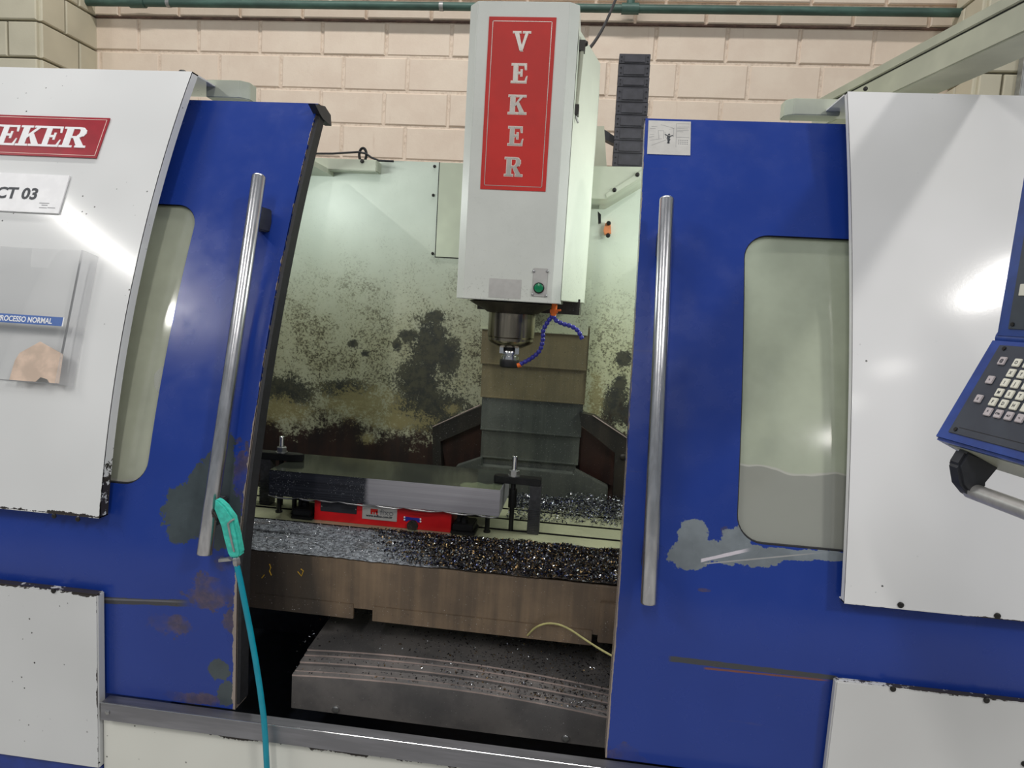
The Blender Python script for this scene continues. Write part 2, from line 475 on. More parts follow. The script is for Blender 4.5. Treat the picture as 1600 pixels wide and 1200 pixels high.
M['back_left'] = grime('grimy_green_panel', (206, 216, 204),
    pxblob([(672, 545, 40, 62), (655, 600, 55, 50), (700, 560, 26, 40), (680, 495, 20, 12), (552, 537, 12, 9), (620, 540, 9, 12), (570, 552, 10, 6), (640, 525, 22, 12),
            (670, 640, 90, 50), (450, 610, 60, 34), (540, 610, 60, 22)], B27),
    pxblob([(570, 628, 75, 28), (440, 640, 50, 24), (620, 655, 70, 18), (705, 640, 16, 10), (575, 685, 16, 10)], B27),
    (164, 160, 120), 1.66, PY(560, 660, 2.75)[2])
M['back_right'] = grime('grimy_green_panel_right', (210, 220, 206),
    pxblob([(960, 635, 24, 45), (985, 650, 30, 30), (975, 560, 14, 14), (968, 600, 12, 18)], B27),
    pxblob([(930, 620, 14, 40)], B27), (188, 188, 142), 1.62, PY(960, 655, 2.75)[2])
M['head'] = grime('spindle_head_paint', (214, 217, 211), None, None, (212, 214, 200), 1.5, .5)
M['head_side'] = grime('spindle_head_side_paint', (222, 228, 214), None, None, (212, 218, 186), 1.52, .5)
M['frame_green'] = plain('machine_green_grey', (196, 202, 184), .4, 0, .08, 8)
M['beam_paint'] = plain('arm_green_grey', (176, 178, 160), .45, 0, .08, 6)
# oily steel
def oily(name, a, b, rough, metal, drips=True, fleck=.0):
    T = Tree(name); n = T.noise(5, 4); d = T.noise(26, 4, .65, (1, 1, .05)); f = T.noise(120, 3, .8); h = T.noise(260, 2, .5)
    c = T.mix((n * .5 + (d if drips else n) * .5).sm(.36, .62), a, b)
    c = T.mix(f.sm(.6, .7) * .5, c, tuple(int(v * .5) for v in a))
    if fleck: c = T.mix(h.sm(.68, .73) * fleck, c, (190, 190, 188))
    return T.out(c, .5 if False else n.sm(.2, .8) * .25 + rough, metal, f, .15)
M['way_top'] = oily('oily_way_cover', (142, 130, 98), (122, 113, 88), .3, .25, True, .6)
M['way_low'] = oily('wet_way_cover', (112, 116, 108), (86, 91, 86), .22, .35, True, .8)
M['apron'] = oily('oily_table_front', (118, 96, 74), (84, 72, 60), .4, .1, True, .4)
T = Tree('oily_table_front'); n = T.noise(5, 4); d = T.noise(26, 4, .65, (1, 1, .05)); f = T.noise(120, 3, .8); h = T.noise(260, 2, .5)
c = T.mix((n * .5 + d * .5).sm(.36, .62), (126, 106, 84), (94, 80, 66))
xo_ = PY(500, 910, 1.7)[0]
oil = 1.0 - (T.x - xo_ + (d - .5) * .12 + (T.z - .78) * .25).sm(-.02, .03)
c = T.mix(oil * .8, c, (40, 38, 36)); c = T.mix((T.x + (n - .5) * .2).sm(.0, .1) * (1.0 - (T.z - .78).sm(-.05, .02)) * .5, c, (48, 42, 38))
c = T.mix(f.sm(.6, .7) * .4, c, (50, 44, 38)); c = T.mix(h.sm(.69, .73) * .6, c, (190, 188, 184))
M['apron'] = T.out(c, n.sm(.2, .8) * .25 + .36, .1, f, .15)
M['table_top'] = oily('table_surface', (188, 190, 156), (160, 162, 134), .25, .3, False, .2)
M['slot'] = plain('dark_slot', (22, 22, 20), .6, 0, .3)
M['low_way'] = oily('lower_way_plate', (118, 114, 112), (92, 90, 90), .34, .3, False, .5)
M['low_edge'] = oily('lower_way_edge', (190, 170, 162), (150, 136, 130), .45, .2, False, .3)
M['guard'] = oily('dark_guard', (64, 59, 52), (46, 45, 42), .3, .3, True, .5)
M['guard_brown'] = oily('brown_guard', (72, 48, 40), (50, 38, 34), .3, .1, True, .4)
M['interior_dark'] = plain('dark_interior', (34, 38, 50), .5, 0, .3)
M['interior_light'] = plain('interior_green', (204, 212, 190), .45, 0, .1, 4)
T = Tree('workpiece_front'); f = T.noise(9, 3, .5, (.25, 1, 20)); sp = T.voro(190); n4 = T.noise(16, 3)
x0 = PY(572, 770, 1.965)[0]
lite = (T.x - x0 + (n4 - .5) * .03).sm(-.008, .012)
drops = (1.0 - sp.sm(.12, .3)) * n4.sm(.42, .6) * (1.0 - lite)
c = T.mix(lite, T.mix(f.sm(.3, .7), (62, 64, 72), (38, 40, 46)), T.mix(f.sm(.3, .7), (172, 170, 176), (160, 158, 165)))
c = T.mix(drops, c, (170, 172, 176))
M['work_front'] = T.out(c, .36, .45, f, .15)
T = Tree('workpiece_top'); n = T.noise(7, 4); n3 = T.noise(30, 4, .7)
b = T.blobs([(-.27, 1.985, .13, .05)], 'xy') + (n3 - .5) * 1.0 + (n - .5) * 1.0
c = T.mix(n.sm(.3, .7), (74, 78, 68), (58, 62, 56)); c = T.mix(b.sm(.1, .2), c, (126, 136, 110))
M['work_top'] = T.out(c, .12, .55, n3, .04)

# glass-like panes
def pane(name, tint, clear, gloss, rough=.08, dirt=None, fk=1.0):
    T = Tree(name); nt = T.nt
    tr = nt.nodes.new('ShaderNodeBsdfTransparent'); df = nt.nodes.new('ShaderNodeBsdfDiffuse'); gl = nt.nodes.new('ShaderNodeBsdfGlossy')
    n = T.noise(5, 4); col = T.mix(n.sm(.3, .7), tint, tuple(int(v * .92) for v in tint))
    a = nt.nodes.new('ShaderNodeMixShader'); b = nt.nodes.new('ShaderNodeMixShader')
    fac = 1.0 - clear
    cf = V(T, T.col((0, 0, 0)))
    f = n * 0.0 + (1.0 - clear)
    if dirt:
        zl, amp, dcol = dirt
        edge = T.noise(4, 3)
        dm = (zl - T.z + (edge - .5) * .12).sm(-.003, .004)
        line = 1.0 - ((zl - T.z + (edge - .5) * .12).ab() / .004).sm(.3, 1.0)
        col = T.mix(dm * .8, col, dcol); col = T.mix(line * .7, col, (214, 212, 204))
        f = f + dm * amp
    nt.links.new(col, df.inputs[0]); gl.inputs['Roughness'].default_value = rough
    nt.links.new(f.s, a.inputs[0]); nt.links.new(tr.outputs[0], a.inputs[1]); nt.links.new(df.outputs[0], a.inputs[2])
    fr = nt.nodes.new('ShaderNodeFresnel'); fr.inputs[0].default_value = 1.45
    g2 = (V(T, fr.outputs[0]) * fk + gloss)
    nt.links.new(g2.s, b.inputs[0]); nt.links.new(a.outputs[0], b.inputs[1]); nt.links.new(gl.outputs[0], b.inputs[2])
    nt.links.new(b.outputs[0], nt.nodes['Material Output'].inputs[0])
    return T.m
M['pane_left'] = pane('window_polycarbonate_left', (216, 220, 198), .5, .04, .1, (1.06, .15, (120, 112, 84)))
M['pane_right'] = pane('window_polycarbonate_right', (204, 212, 190), .4, .05, .12, (PF(1240, 735, fD)[2], .15, (150, 150, 146)))
M['acrylic'] = pane('clear_acrylic', (216, 216, 218), .994, .002, .05, None, .1)
M['acrylic_edge'] = pane('acrylic_edge', (232, 232, 236), .88, .02, .05, None, .2)

pL_ = PY(153, 929, 1.468)
M['cover_left'] = cream('cover_enamel_left', edge=[('x', -1.1424, .004, 'z', 1.08, 1.34), ('z', .984, .009)], specks=1.2)
M['cover_right'] = cream('cover_enamel_right', (222, 222, 223), edge=[('z', .958, .004)], specks=.1)
M['base_left'] = cream('base_enamel_left', (204, 205, 205), edge=[('x', pL_[0], .006, 'y', 1.467, 1.4685), ('z', pL_[2], .011)], specks=2.6, edget=.6)
M['base_centre'] = cream('base_enamel_centre', (212, 212, 204), edge=[('z', .470, .016)], specks=1.4, edget=.4)
M['base_right'] = cream('base_enamel_right', (204, 204, 203), edge=[('z', .783, .005)], specks=.3)
M['blue_base'] = plain('blue_base', (30, 56, 136), .4, 0, .1)

# ================================================================== SETTING
WY = 4.3
mb = MB().box(-6, 6, WY - .009, WY + .2, 0, 4.6)
wall = struct(mb.build('wall_back', M['mortar'], None))
struct(MB().box(-6, 6, -5, WY + .2, -.1, 0).build('floor', M['concrete'], None))
def brick_mesh(name, L, H, depth=.03, ch=.006):
    x, z = L / 2, H / 2
    vs = [(-x, 0, -z), (x, 0, -z), (x, 0, z), (-x, 0, z),
          (-x, -depth + ch, -z), (x, -depth + ch, -z), (x, -depth + ch, z), (-x, -depth + ch, z),
          (-x + ch, -depth, -z + ch), (x - ch, -depth, -z + ch), (x - ch, -depth, z - ch), (-x + ch, -depth, z - ch)]
    fs = [(0, 1, 5, 4), (1, 2, 6, 5), (2, 3, 7, 6), (3, 0, 4, 7), (4, 5, 9, 8), (5, 6, 10, 9), (6, 7, 11, 10), (7, 4, 8, 11), (8, 9, 10, 11)]
    me = bpy.data.meshes.new(name); me.from_pydata(vs, [], fs); return me
BR = {}
def put_brick(cx, cz, L, H, y, mat, parent, rotz=0.0, depth=.03):
    key = (round(L, 3), round(H, 3), mat.name, depth)
    if key not in BR:
        BR[key] = brick_mesh('brick', L, H, depth); BR[key].materials.append(mat)
    o = bpy.data.objects.new('brick', BR[key]); COL.objects.link(o)
    o.parent = parent; o.matrix_parent_inverse = base_matrix(parent).inverted()
    o.location = (cx, y, cz); o.rotation_euler = (0, 0, rotz)
    return o
zA1 = PY(480, 33, WY)[2]; zA0 = PY(480, 89, WY)[2]; PITCH = .2065
xs0 = PY(505.5, 60, WY)[0]; xs1 = PY(1364, 70, WY)[0]; BL = (xs1 - xs0) / 8
xB = PY(538, 115, WY)[0]
print('brick pitch', BL, zA0, zA1, zA1 - zA0)
rows = []
z = zA1
for r in range(6):
    rows.append((z - PITCH, z, xs0 if r % 2 == 0 else xB, .0)); z -= PITCH
rows.append((zA1 + .004, zA1 + .118, xs0 - .13, .012)); rows.append((zA1 + .122, zA1 + .122 + PITCH, xB - .1, .012))
for (z0, z1, xo, pr) in rows:
    k0 = math.floor((-3.75 - xo) / BL)
    for k in range(k0, k0 + 17):
        xa = xo + k * BL
        if xa > 2.6: break
        put_brick(xa + BL / 2, (z0 + z1) / 2 + random.uniform(-.0015, .0015), BL - .016, z1 - z0 - .015, WY + .014 + random.uniform(-.003, .003) - pr, M['brick'], wall)
struct(MB().box(-3.7, 2.6, WY - .022, WY - .008, zA1 - .004, zA1 + .005).build('ledge_grime_1', M['grime_line'], None))  # thin strip added to draw the dark grime line under the ledge course
# two block pillars standing out from the wall
def pillar(x0, x1, y0, name):
    b = MB().box(x0 + .012, x1 - .012, y0 + .012, WY, 0, 4.6).build(name, M['pillar_mortar'], None); struct(b)
    z = PY(30, 33, y0)[2] - 3 * PITCH if x0 < 0 else PY(1590, 120, y0)[2] - .4
    for r in range(7):
        off = .0 if r % 2 else .2
        xa = x1 - .39 + (off if off else 0)
        x = x1
        L = .39 if r % 2 else .19
        while x > x0 + .02:
            l = min(L, x - x0)
            put_brick(x - l / 2, z + PITCH / 2, l - .012, PITCH - .013, y0 + .014, M['pillar'], b); x -= l; L = .39
        # side facing the machine
        sx = x1 if x0 < 0 else x0
        y = y0; L = .19 if r % 2 else .30
        while y < WY - .03:
            l = min(L, WY - y)
            if l > .05:
                put_brick(sx + (-.014 if x0 < 0 else .014), z + PITCH / 2, l - .012, PITCH - .013, y + l / 2, M['pillar'], b, math.pi / 2 if x0 < 0 else -math.pi / 2)
            y += l; L = .39
        z += PITCH
    return b
yP = 3.83; xPL = PY(61, 60, yP)[0]
pillar(xPL - 1.0, xPL, yP, 'pillar')
yP2 = 3.95; xPR = PY(1535, 60, yP2)[0]
pillar(xPR, xPR + .9, yP2, 'pillar')
# green water pipe clipped along the wall
pa = PY(90, 4.5, 4.2); pb = PY(1520, 18, 4.2)
pa[0] -= .0
pz = (pa[2] + pb[2]) / 2; pa[2] = pb[2] = pz
t = thing('wall_pipe', 'long green painted pipe running along the top of the cream block wall', 'pipe', (0, 4.2, pz))
a2 = pa.copy(); b2 = pb.copy(); a2[0] -= 1.2; b2[0] = xPR - .01; a2[0] = max(a2[0], xPL + .01)
MB().cyl(a2, b2, .0235, 18).build('pipe_run', M['pipe'], t)
for px in (215, 985):
    p = PY(px, 10, 4.2); MB().cyl((p[0] - .05, 4.2, pz), (p[0] + .05, 4.2, pz), .031, 18).build('coupling', M['pipe'], t)
p = PY(985, 10, 4.2); MB().cyl((p[0], 4.2, pz), (p[0], 4.2, pz + .5), .0235, 18).build('riser', M['pipe'], t)
for px in (264, 690):
    p = PY(px, 10, 4.2); MB().cyl((p[0] - .012, 4.2, pz), (p[0] + .012, 4.2, pz), .026, 18).build('clip', M['galv'], t)
pq = PY(1592, 120, yP2 - .02)
t = tag(MB().box(pq[0] - .012, pq[0] + .012, yP2 - .07, yP2 - .02, 1.6, pq[2] + .1).build('wall_conduit', M['galv'], None, bevel=.004),
        'galvanised metal strut on the block pillar behind the sloping pendant arm', 'conduit')
# black cable dropping to the spindle head
c0 = PY(914, 84, 2.6); c1 = PY(964, -6, 3.2)
tag(MB().tube([c0 + (c1 - c0) * k / 8 + np.array([0, 0, -.03 * math.sin(math.pi * k / 8)]) for k in range(9)] , .006, 8).build('power_cable', M['rubber'], None),
    'thin black cable slanting from the spindle head up to the ceiling', 'cable')

# ================================================================== MACHINE BODY
mach = thing('machining_center', 'large cream and blue machining centre body with open work area and chipped paint', 'machine', (-.3, 1.475, .0))
def profile_map(f): return lambda x, z, d: (x, f(z) + d, z)
def add_cover(x0, x1, z0, z1, f, mat, lip_x, lip_dir, flange):
    b = MB(); sheet(b, [(x0, z0), (x1, z0), (x1, z1), (x0, z1)], [], profile_map(f), .003)
    # folded inner flange that stands back from the front sheet
    n = 26
    for i in range(n):
        za = z0 + (z1 - z0) * i / n; zb = z0 + (z1 - z0) * (i + 1) / n
        b.add([(lip_x, f(za), za), (lip_x, f(za) + flange, za), (lip_x, f(zb) + flange, zb), (lip_x, f(zb), zb),
               (lip_x + lip_dir * .003, f(za), za), (lip_x + lip_dir * .003, f(za) + flange, za), (lip_x + lip_dir * .003, f(zb) + flange, zb), (lip_x + lip_dir * .003, f(zb), zb)],
              [(0, 1, 2, 3), (7, 6, 5, 4), (1, 5, 6, 2), (0, 4, 5, 1), (3, 2, 6, 7)])
    b.box(x0, x1, f(z1), f(z1) + .22, z1 - .004, z1)          # folded top
    b.box(x0, x1, f(z0), f(z0) + .03, z0, z0 + .003)
    return b.build('side_cover', mat, mach, ang=30)
xCL = -1.1424; zCL0, zCL1 = .981, PF(290, 111.5, fL)[2]
xCR = .5847; zCR0, zCR1 = .958, PF(1330, 143, fR)[2]
cl = add_cover(-2.0, xCL, zCL0, zCL1, fL, M['cover_left'], xCL, -1, .03); cl['label'] = 'curved cream left side cover with chipped edge'
cr = add_cover(xCR, 1.7, zCR0, zCR1, fR, M['cover_right'], xCR, 1, .02); cr['label'] = 'curved glossy cream right side cover'
def screw(p, r, parent, mat=None, n=(0, -1, 0), h=.004, name='screw'):
    p = Vector(p); n = Vector(n).normalized()
    b = MB().tube([p, p + n * h * .6, p + n * h], [r, r, r * .6], 12)
    return b.build(name, mat or M['screw'], parent, ang=50)
for px, py in ((1407, 945), (1558, 962)): screw(PF(px, py, fR), .0065, cr)
for px, py in ((85, 806), (122, 811)): screw(PF(px, py, fL), .006, cl)
screw((PF(278, 105, fL)[0], fL(zCL1) + .03, zCL1), .012, cl, n=(0, 0, 1), h=.012)
# lower fixed panels
pL = PY(153, 929, 1.468); zBL = pL[2]
def lower_panel(x0, x1, y, z0, z1, mat, label, back):
    b = MB().box(x0, x1, y, back, z0, z1)
    o = b.build('base_panel', mat, mach, bevel=.003); o['label'] = label; return o
bl = lower_panel(-2.0, pL[0], 1.466, PY(75, 1190, 1.466)[2], zBL, M['base_left'], 'chipped cream lower left panel', 1.492)
pR = PY(1306, 1063, 1.475)
br = lower_panel(pR[0] , 1.7, 1.472, .3, pR[2], M['base_right'], 'cream lower right panel', 1.492)
for px, py in ((1395, 1076), (1541, 1094), (1600, 1193)): screw(PY(px, py, 1.472), .0062, br)
screw(PY(84, 923, 1.466), .006, bl)
bc = lower_panel(pL[0] + .002, pR[0] - .002, 1.478, .25, .474, M['base_centre'], 'chipped cream panel under the steel sill', 1.495)
for px, py in ((658, 1192), (715, 1197)): pass
MB().box(-2.0, pL[0], 1.478, 1.9, .2, PY(75, 1190, 1.466)[2] - .002).build('base_beam', M['blue_base'], mach)
# stainless sill across the door opening
zS = .5175
xs_l = PY(157, 1110, 1.46)[0]
b = MB().box(xs_l, pR[0] - .001, 1.46, 1.463, .472, zS); b.box(xs_l, pR[0] - .001, 1.463, 1.493, zS - .003, zS)
sill = b.build('sill', M['stainless'], mach, bevel=.0008)
screw(PY(168, 1113, 1.46), .006, sill, M['nut'])
# bright worn front edge of the sill
MB().cyl((xs_l, 1.4605, zS - .0005), (pR[0] - .001, 1.4605, zS - .0005), .0012, 8).build('sill_edge', M['chrome'], sill)

# enclosure: back panels, sides, roof pieces, inner floor
BY = 2.75; zT = PY(640, 252, BY)[2]
xw0 = PY(750, 600, BY)[0]
xsplit = PY(683, 330, BY)[0]
bp = MB().box(-1.62, -.2, BY, BY + .02, .45, zT).build('back_panel', M['back_left'], mach, label='light green rear panel stained dark brown below')
ap_z = PY(683, 401, BY)[2]
ap = MB().box(xsplit + .003, -.3, BY - .004, BY - .0005, ap_z, zT - .002).build('access_panel', M['interior_light'], bp)
MB().box(xsplit - .0005, xsplit + .003, BY - .003, BY - .0002, ap_z - .003, zT).box(xsplit, -.3, BY - .003, BY - .0002, ap_z - .003, ap_z).build('panel_gap', M['slot'], bp)
for px, py in ((679, 260), (677, 305), (676, 396)): screw(PY(px, py, BY - .001), .006, bp)
MB().box(-.2, 1.05, BY, BY + .02, .45, PY(960, 320, BY)[2] + .12).build('back_panel', M['back_right'], mach, label='light green rear panel beside the column')
sl = MB().box(-1.64, -1.62, 1.93, BY, .45, 2.02).build('side_panel', M['back_left'], mach)
MB().box(1.05, 1.07, 1.93, BY, .45, 2.02).build('side_panel', M['back_right'], mach)
MB().box(-1.62, -1.08, 1.98, BY, 2.03, 2.05).build('roof_panel', M['frame_green'], mach)
MB().box(.52, 1.05, 1.95, BY, 2.03, 2.05).build('roof_panel', M['frame_green'], mach)
MB().box(-1.62, 1.05, 1.53, BY, .25, .3).build('inner_floor', M['interior_dark'], mach)
# dark navy trough side behind the left door
MB().box(-1.6, -.62, 2.3, 2.34, .3, .72).build('trough_wall', M['interior_dark'], mach)
# rail box along the top of the left rear panel, with eye bolt and cable
pA = PY(440, 243, BY - .06); pB = PY(588, 268, BY - .06); pBt = PY(588, 250, BY - .06)
MB().box(pA[0] - .3, pB[0], BY - .06, BY - .0, pB[2], pBt[2]).build('top_rail', M['frame_green'], mach, bevel=.003)
pe = PY(567, 238, BY - .03); zr = pBt[2]
b = MB(); pts = [(pe[0] + .5 * .0 + .021 * math.cos(a) * .7, BY - .03, zr + .024 + .026 * math.sin(a)) for a in [2 * math.pi * k / 20 for k in range(21)]]
b.tube(pts, .0055, 8, 0, False); b.cyl((pe[0], BY - .03, zr - .001), (pe[0], BY - .03, zr + .004), .012)
b.build('eye_bolt', M['black'], mach)
cpts = [PY(x, y, BY - .035) for x, y in ((470, 240), (520, 240), (560, 237.5), (572, 240), (580, 246), (592, 251), (615, 252))]
MB().tube(cpts, .0042, 8).build('rail_cable', M['rubber'], mach)
screw(PY(566, 252, BY - .061), .008, mach, M['screw'], name='rail_screw')
# lintel bracket at the right of the column
Yb = 2.45
pts = [PY(x, y, Yb) for x, y in ((915, 259), (1020, 261), (1020, 268), (947, 311), (915, 310))]
lb = MB().prism(pts, (0, .25, 0)).build('lintel_bracket', M['frame_green'], mach, bevel=.002)
pts = [PY(x, y, Yb - .004) for x, y in ((947, 303), (1016, 258), (1020, 262), (1020, 266), (948, 309))]
MB().prism(pts, (0, .004, 0)).build('cover_strip', M['frame_green'], lb)
for px, py in ((996, 273), (960, 297)): screw(PY(px, py, Yb - .004), .0075, lb)
# column side strip and sensor
xg_ = PY(935, 319, 2.6); xg2 = PY(912, 640, 2.6)
MB().box(PY(919, 560, 2.6)[0], .5 * (xg_[0] + xg2[0]) + .004, 2.6035, 2.7, xg2[2], xg_[2]).build('column_guard', M['back_right'], mach, smooth=False)
b = MB().prism([PY(x, y, 2.73) for x, y in ((946, 349), (954, 347), (955, 365), (945, 367), (943, 360))], (0, .02, 0))
so = b.build('door_switch', M['salmon'], mach)
for px, py in ((951, 349), (950, 368)): screw(PY(px, py, 2.728), .009, so, n=(0, -1, 0), h=.012, name='switch_cap')
MB().prism([PY(x, y, 2.6) for x, y in ((934, 330), (939, 335), (939, 348), (935, 349))], (0, .03, 0)).build('latch', M['black'], mach)
# telescopic slats down the column
ed = [(700, 505, 505, 925), (515, 567, 574, 918.5), (568, 619, 627, 913), (620, 670, 678, 907.5), (671, 722, 730, 903), (712, 728, 735, 899)]
YS = [2.600, 2.607, 2.614, 2.621, 2.628, 2.64]
tops = [440, 514, 568, 620, 671, 712]; bots = [514, 568, 620, 671, 714, 726]; xr = [919, 918, 914, 908.5, 904, 900]
mats = ['back_left', 'way_top', 'way_top', 'way_low', 'way_low', 'way_low']
for i in range(6):
    xl = PY(750.5, bots[i], YS[i])[0]; xrr = PY(xr[i], bots[i], YS[i])[0]
    z1 = PY(750, tops[i], YS[i])[2] + .03; z0 = PY(750, bots[i], YS[i])[2]
    b = MB().box(xl, xrr, YS[i], YS[i] + .005, z0, z1)
    b.box(xl, xrr, YS[i] - .004, YS[i] + .005, z0, z0 + .006)
    b.build('way_slat', M['way_top'] if i in (1, 2) else (M['back_right'] if i == 0 else M['way_low']), mach, bevel=.001)
# winged foot of the column cover
pts = [PY(x, y, 2.59) for x, y in ((712, 729), (752, 716), (752, 728), (896, 741), (898, 735), (950, 762), (948, 790), (712, 790))]
MB().prism(pts, (0, .05, 0)).build('column_wing', M['way_low'], mach, bevel=.002)
# slanted chip guards either side of the column
g1 = [PY(x, y, 2.66) for x, y in ((676, 668), (752, 634), (752, 662), (688, 690), (692, 800), (676, 800))]
MB().prism(g1, (0, .05, 0)).build('chip_guard', M['guard'], mach)
g2 = [PY(x, y, 2.6) for x, y in ((905, 645), (930, 650), (985, 688), (985, 800), (956, 800), (961, 708), (908, 665))]
cg = MB().prism(g2, (0, .05, 0)).build('chip_guard', M['guard'], mach)
screw(PY(973, 714, 2.6), .012, cg, M['guard'], h=.008)
e0 = PY(926, 649, 2.597); e1 = PY(985, 688, 2.597)
MB().cyl(e0, e1, .0022, 6).build('guard_edge', M['low_edge'], cg)
e0 = PY(676, 667, 2.657); e1 = PY(750, 633, 2.657)
MB().cyl(e0, e1, .0022, 6).build('guard_edge', M['low_edge'], mach)
MB().prism([PY(x, y, 2.70) for x, y in ((688, 690), (752, 660), (752, 720), (700, 740))], (0, .04, 0)).build('wiper_plate', M['guard_brown'], mach)
MB().prism([PY(x, y, 2.70) for x, y in ((905, 664), (962, 706), (958, 760), (905, 735))], (0, .04, 0)).build('wiper_plate', M['guard_brown'], mach)
# door track boxes on top of the enclosure
def tbox(fr_, sd, y, d, label):
    b = MB()
    q = [PY(x, yy, y) for x, yy in fr_]
    x0 = min(p[0] for p in q); x1 = max(p[0] for p in q); z0 = min(p[2] for p in q); z1 = max(p[2] for p in q)
    s = .02
    if sd > 0: poly = [(x0, y), (x1, y), (x1 + s, y + s), (x1 + s, y + d), (x0, y + d)]
    else: poly = [(x0, y), (x1, y), (x1, y + d), (x0 - s, y + d), (x0 - s, y + s)]
    b.prism([(px, py, z0) for px, py in poly], (0, 0, z1 - z0))
    return b.build('track_box', M['frame_green'], mach, bevel=.002, label=label)
tbox([(322, 124), (375, 126), (375, 153)], 1, 1.97, .06, 'small grey green box above left door')
tbox([(1242, 153), (1312, 155), (1312, 181)], -1, 1.97, .06, 'small scuffed grey box above right door')
# lower way cover: nested plates bowed in the middle
xW0 = PY(456, 1070, 1.6)[0]
print('way', PY(456, 1060, 1.60), PY(456, 1105, 1.6), PY(461, 1018, 1.7), PY(957, 1122, 1.6), PY(957, 1072, 1.7))
wayz = PY(456, 1060, 1.60)[2]; wzb = PY(456, 1106, 1.6)[2]
def bow(x):
    t = (x - xW0) / .9
    return .026 * max(0, 1 - ((t - .42) / .55) ** 2) - .012 * max(0, t - .55)
wy = [1.60, 1.614, 1.638, 1.662, 1.676]; wdz = [PY(xx, yy, q)[2] - wayz for xx, yy, q in zip((456, 457, 458, 460, 461), (1060, 1053, 1038.5, 1027, 1018.5), wy)]
for k in range(5):
    n = 16; xa = xW0 + .002 * k; xb = .42; y0 = wy[k]; y1 = wy[k + 1] + .01 if k < 4 else 2.2
    b = MB(); vs = []; fs = []
    zb_ = wzb if k == 0 else wayz + wdz[k] - .03
    for i in range(n + 1):
        x = xa + (xb - xa) * i / n; zt = wayz + wdz[k] + bow(x)
        bb = zb_ if k == 0 else zb_ + bow(x)
        vs += [(x, y0, bb), (x, y0, zt - .004), (x, y0, zt), (x, y1, zt + (.05 if k == 4 else .003)), (x, y1, bb)]
    mi = []
    for i in range(n):
        o = i * 5; q = o + 5
        for j, m_ in ((0, 0), (1, 1), (2, 0), (3, 0)):
            b.add([vs[o + j], vs[q + j], vs[q + j + 1], vs[o + j + 1]], [(0, 1, 2, 3)], m_)
        b.add([vs[o + 4], vs[q + 4], vs[q], vs[o]], [(0, 1, 2, 3)], 0)
    b.add(vs[:5], [(0, 1, 2, 3, 4)], 0); b.add(vs[-5:], [(4, 3, 2, 1, 0)], 0)
    o_ = b.build('way_plate', [M['low_way'], M['low_edge']], mach, ang=25)
    if k == 0:
        for px, py in ((525, 1108), (884, 1153)): screw(PY(px, py, 1.6), .009, o_, M['nut'], h=.006)

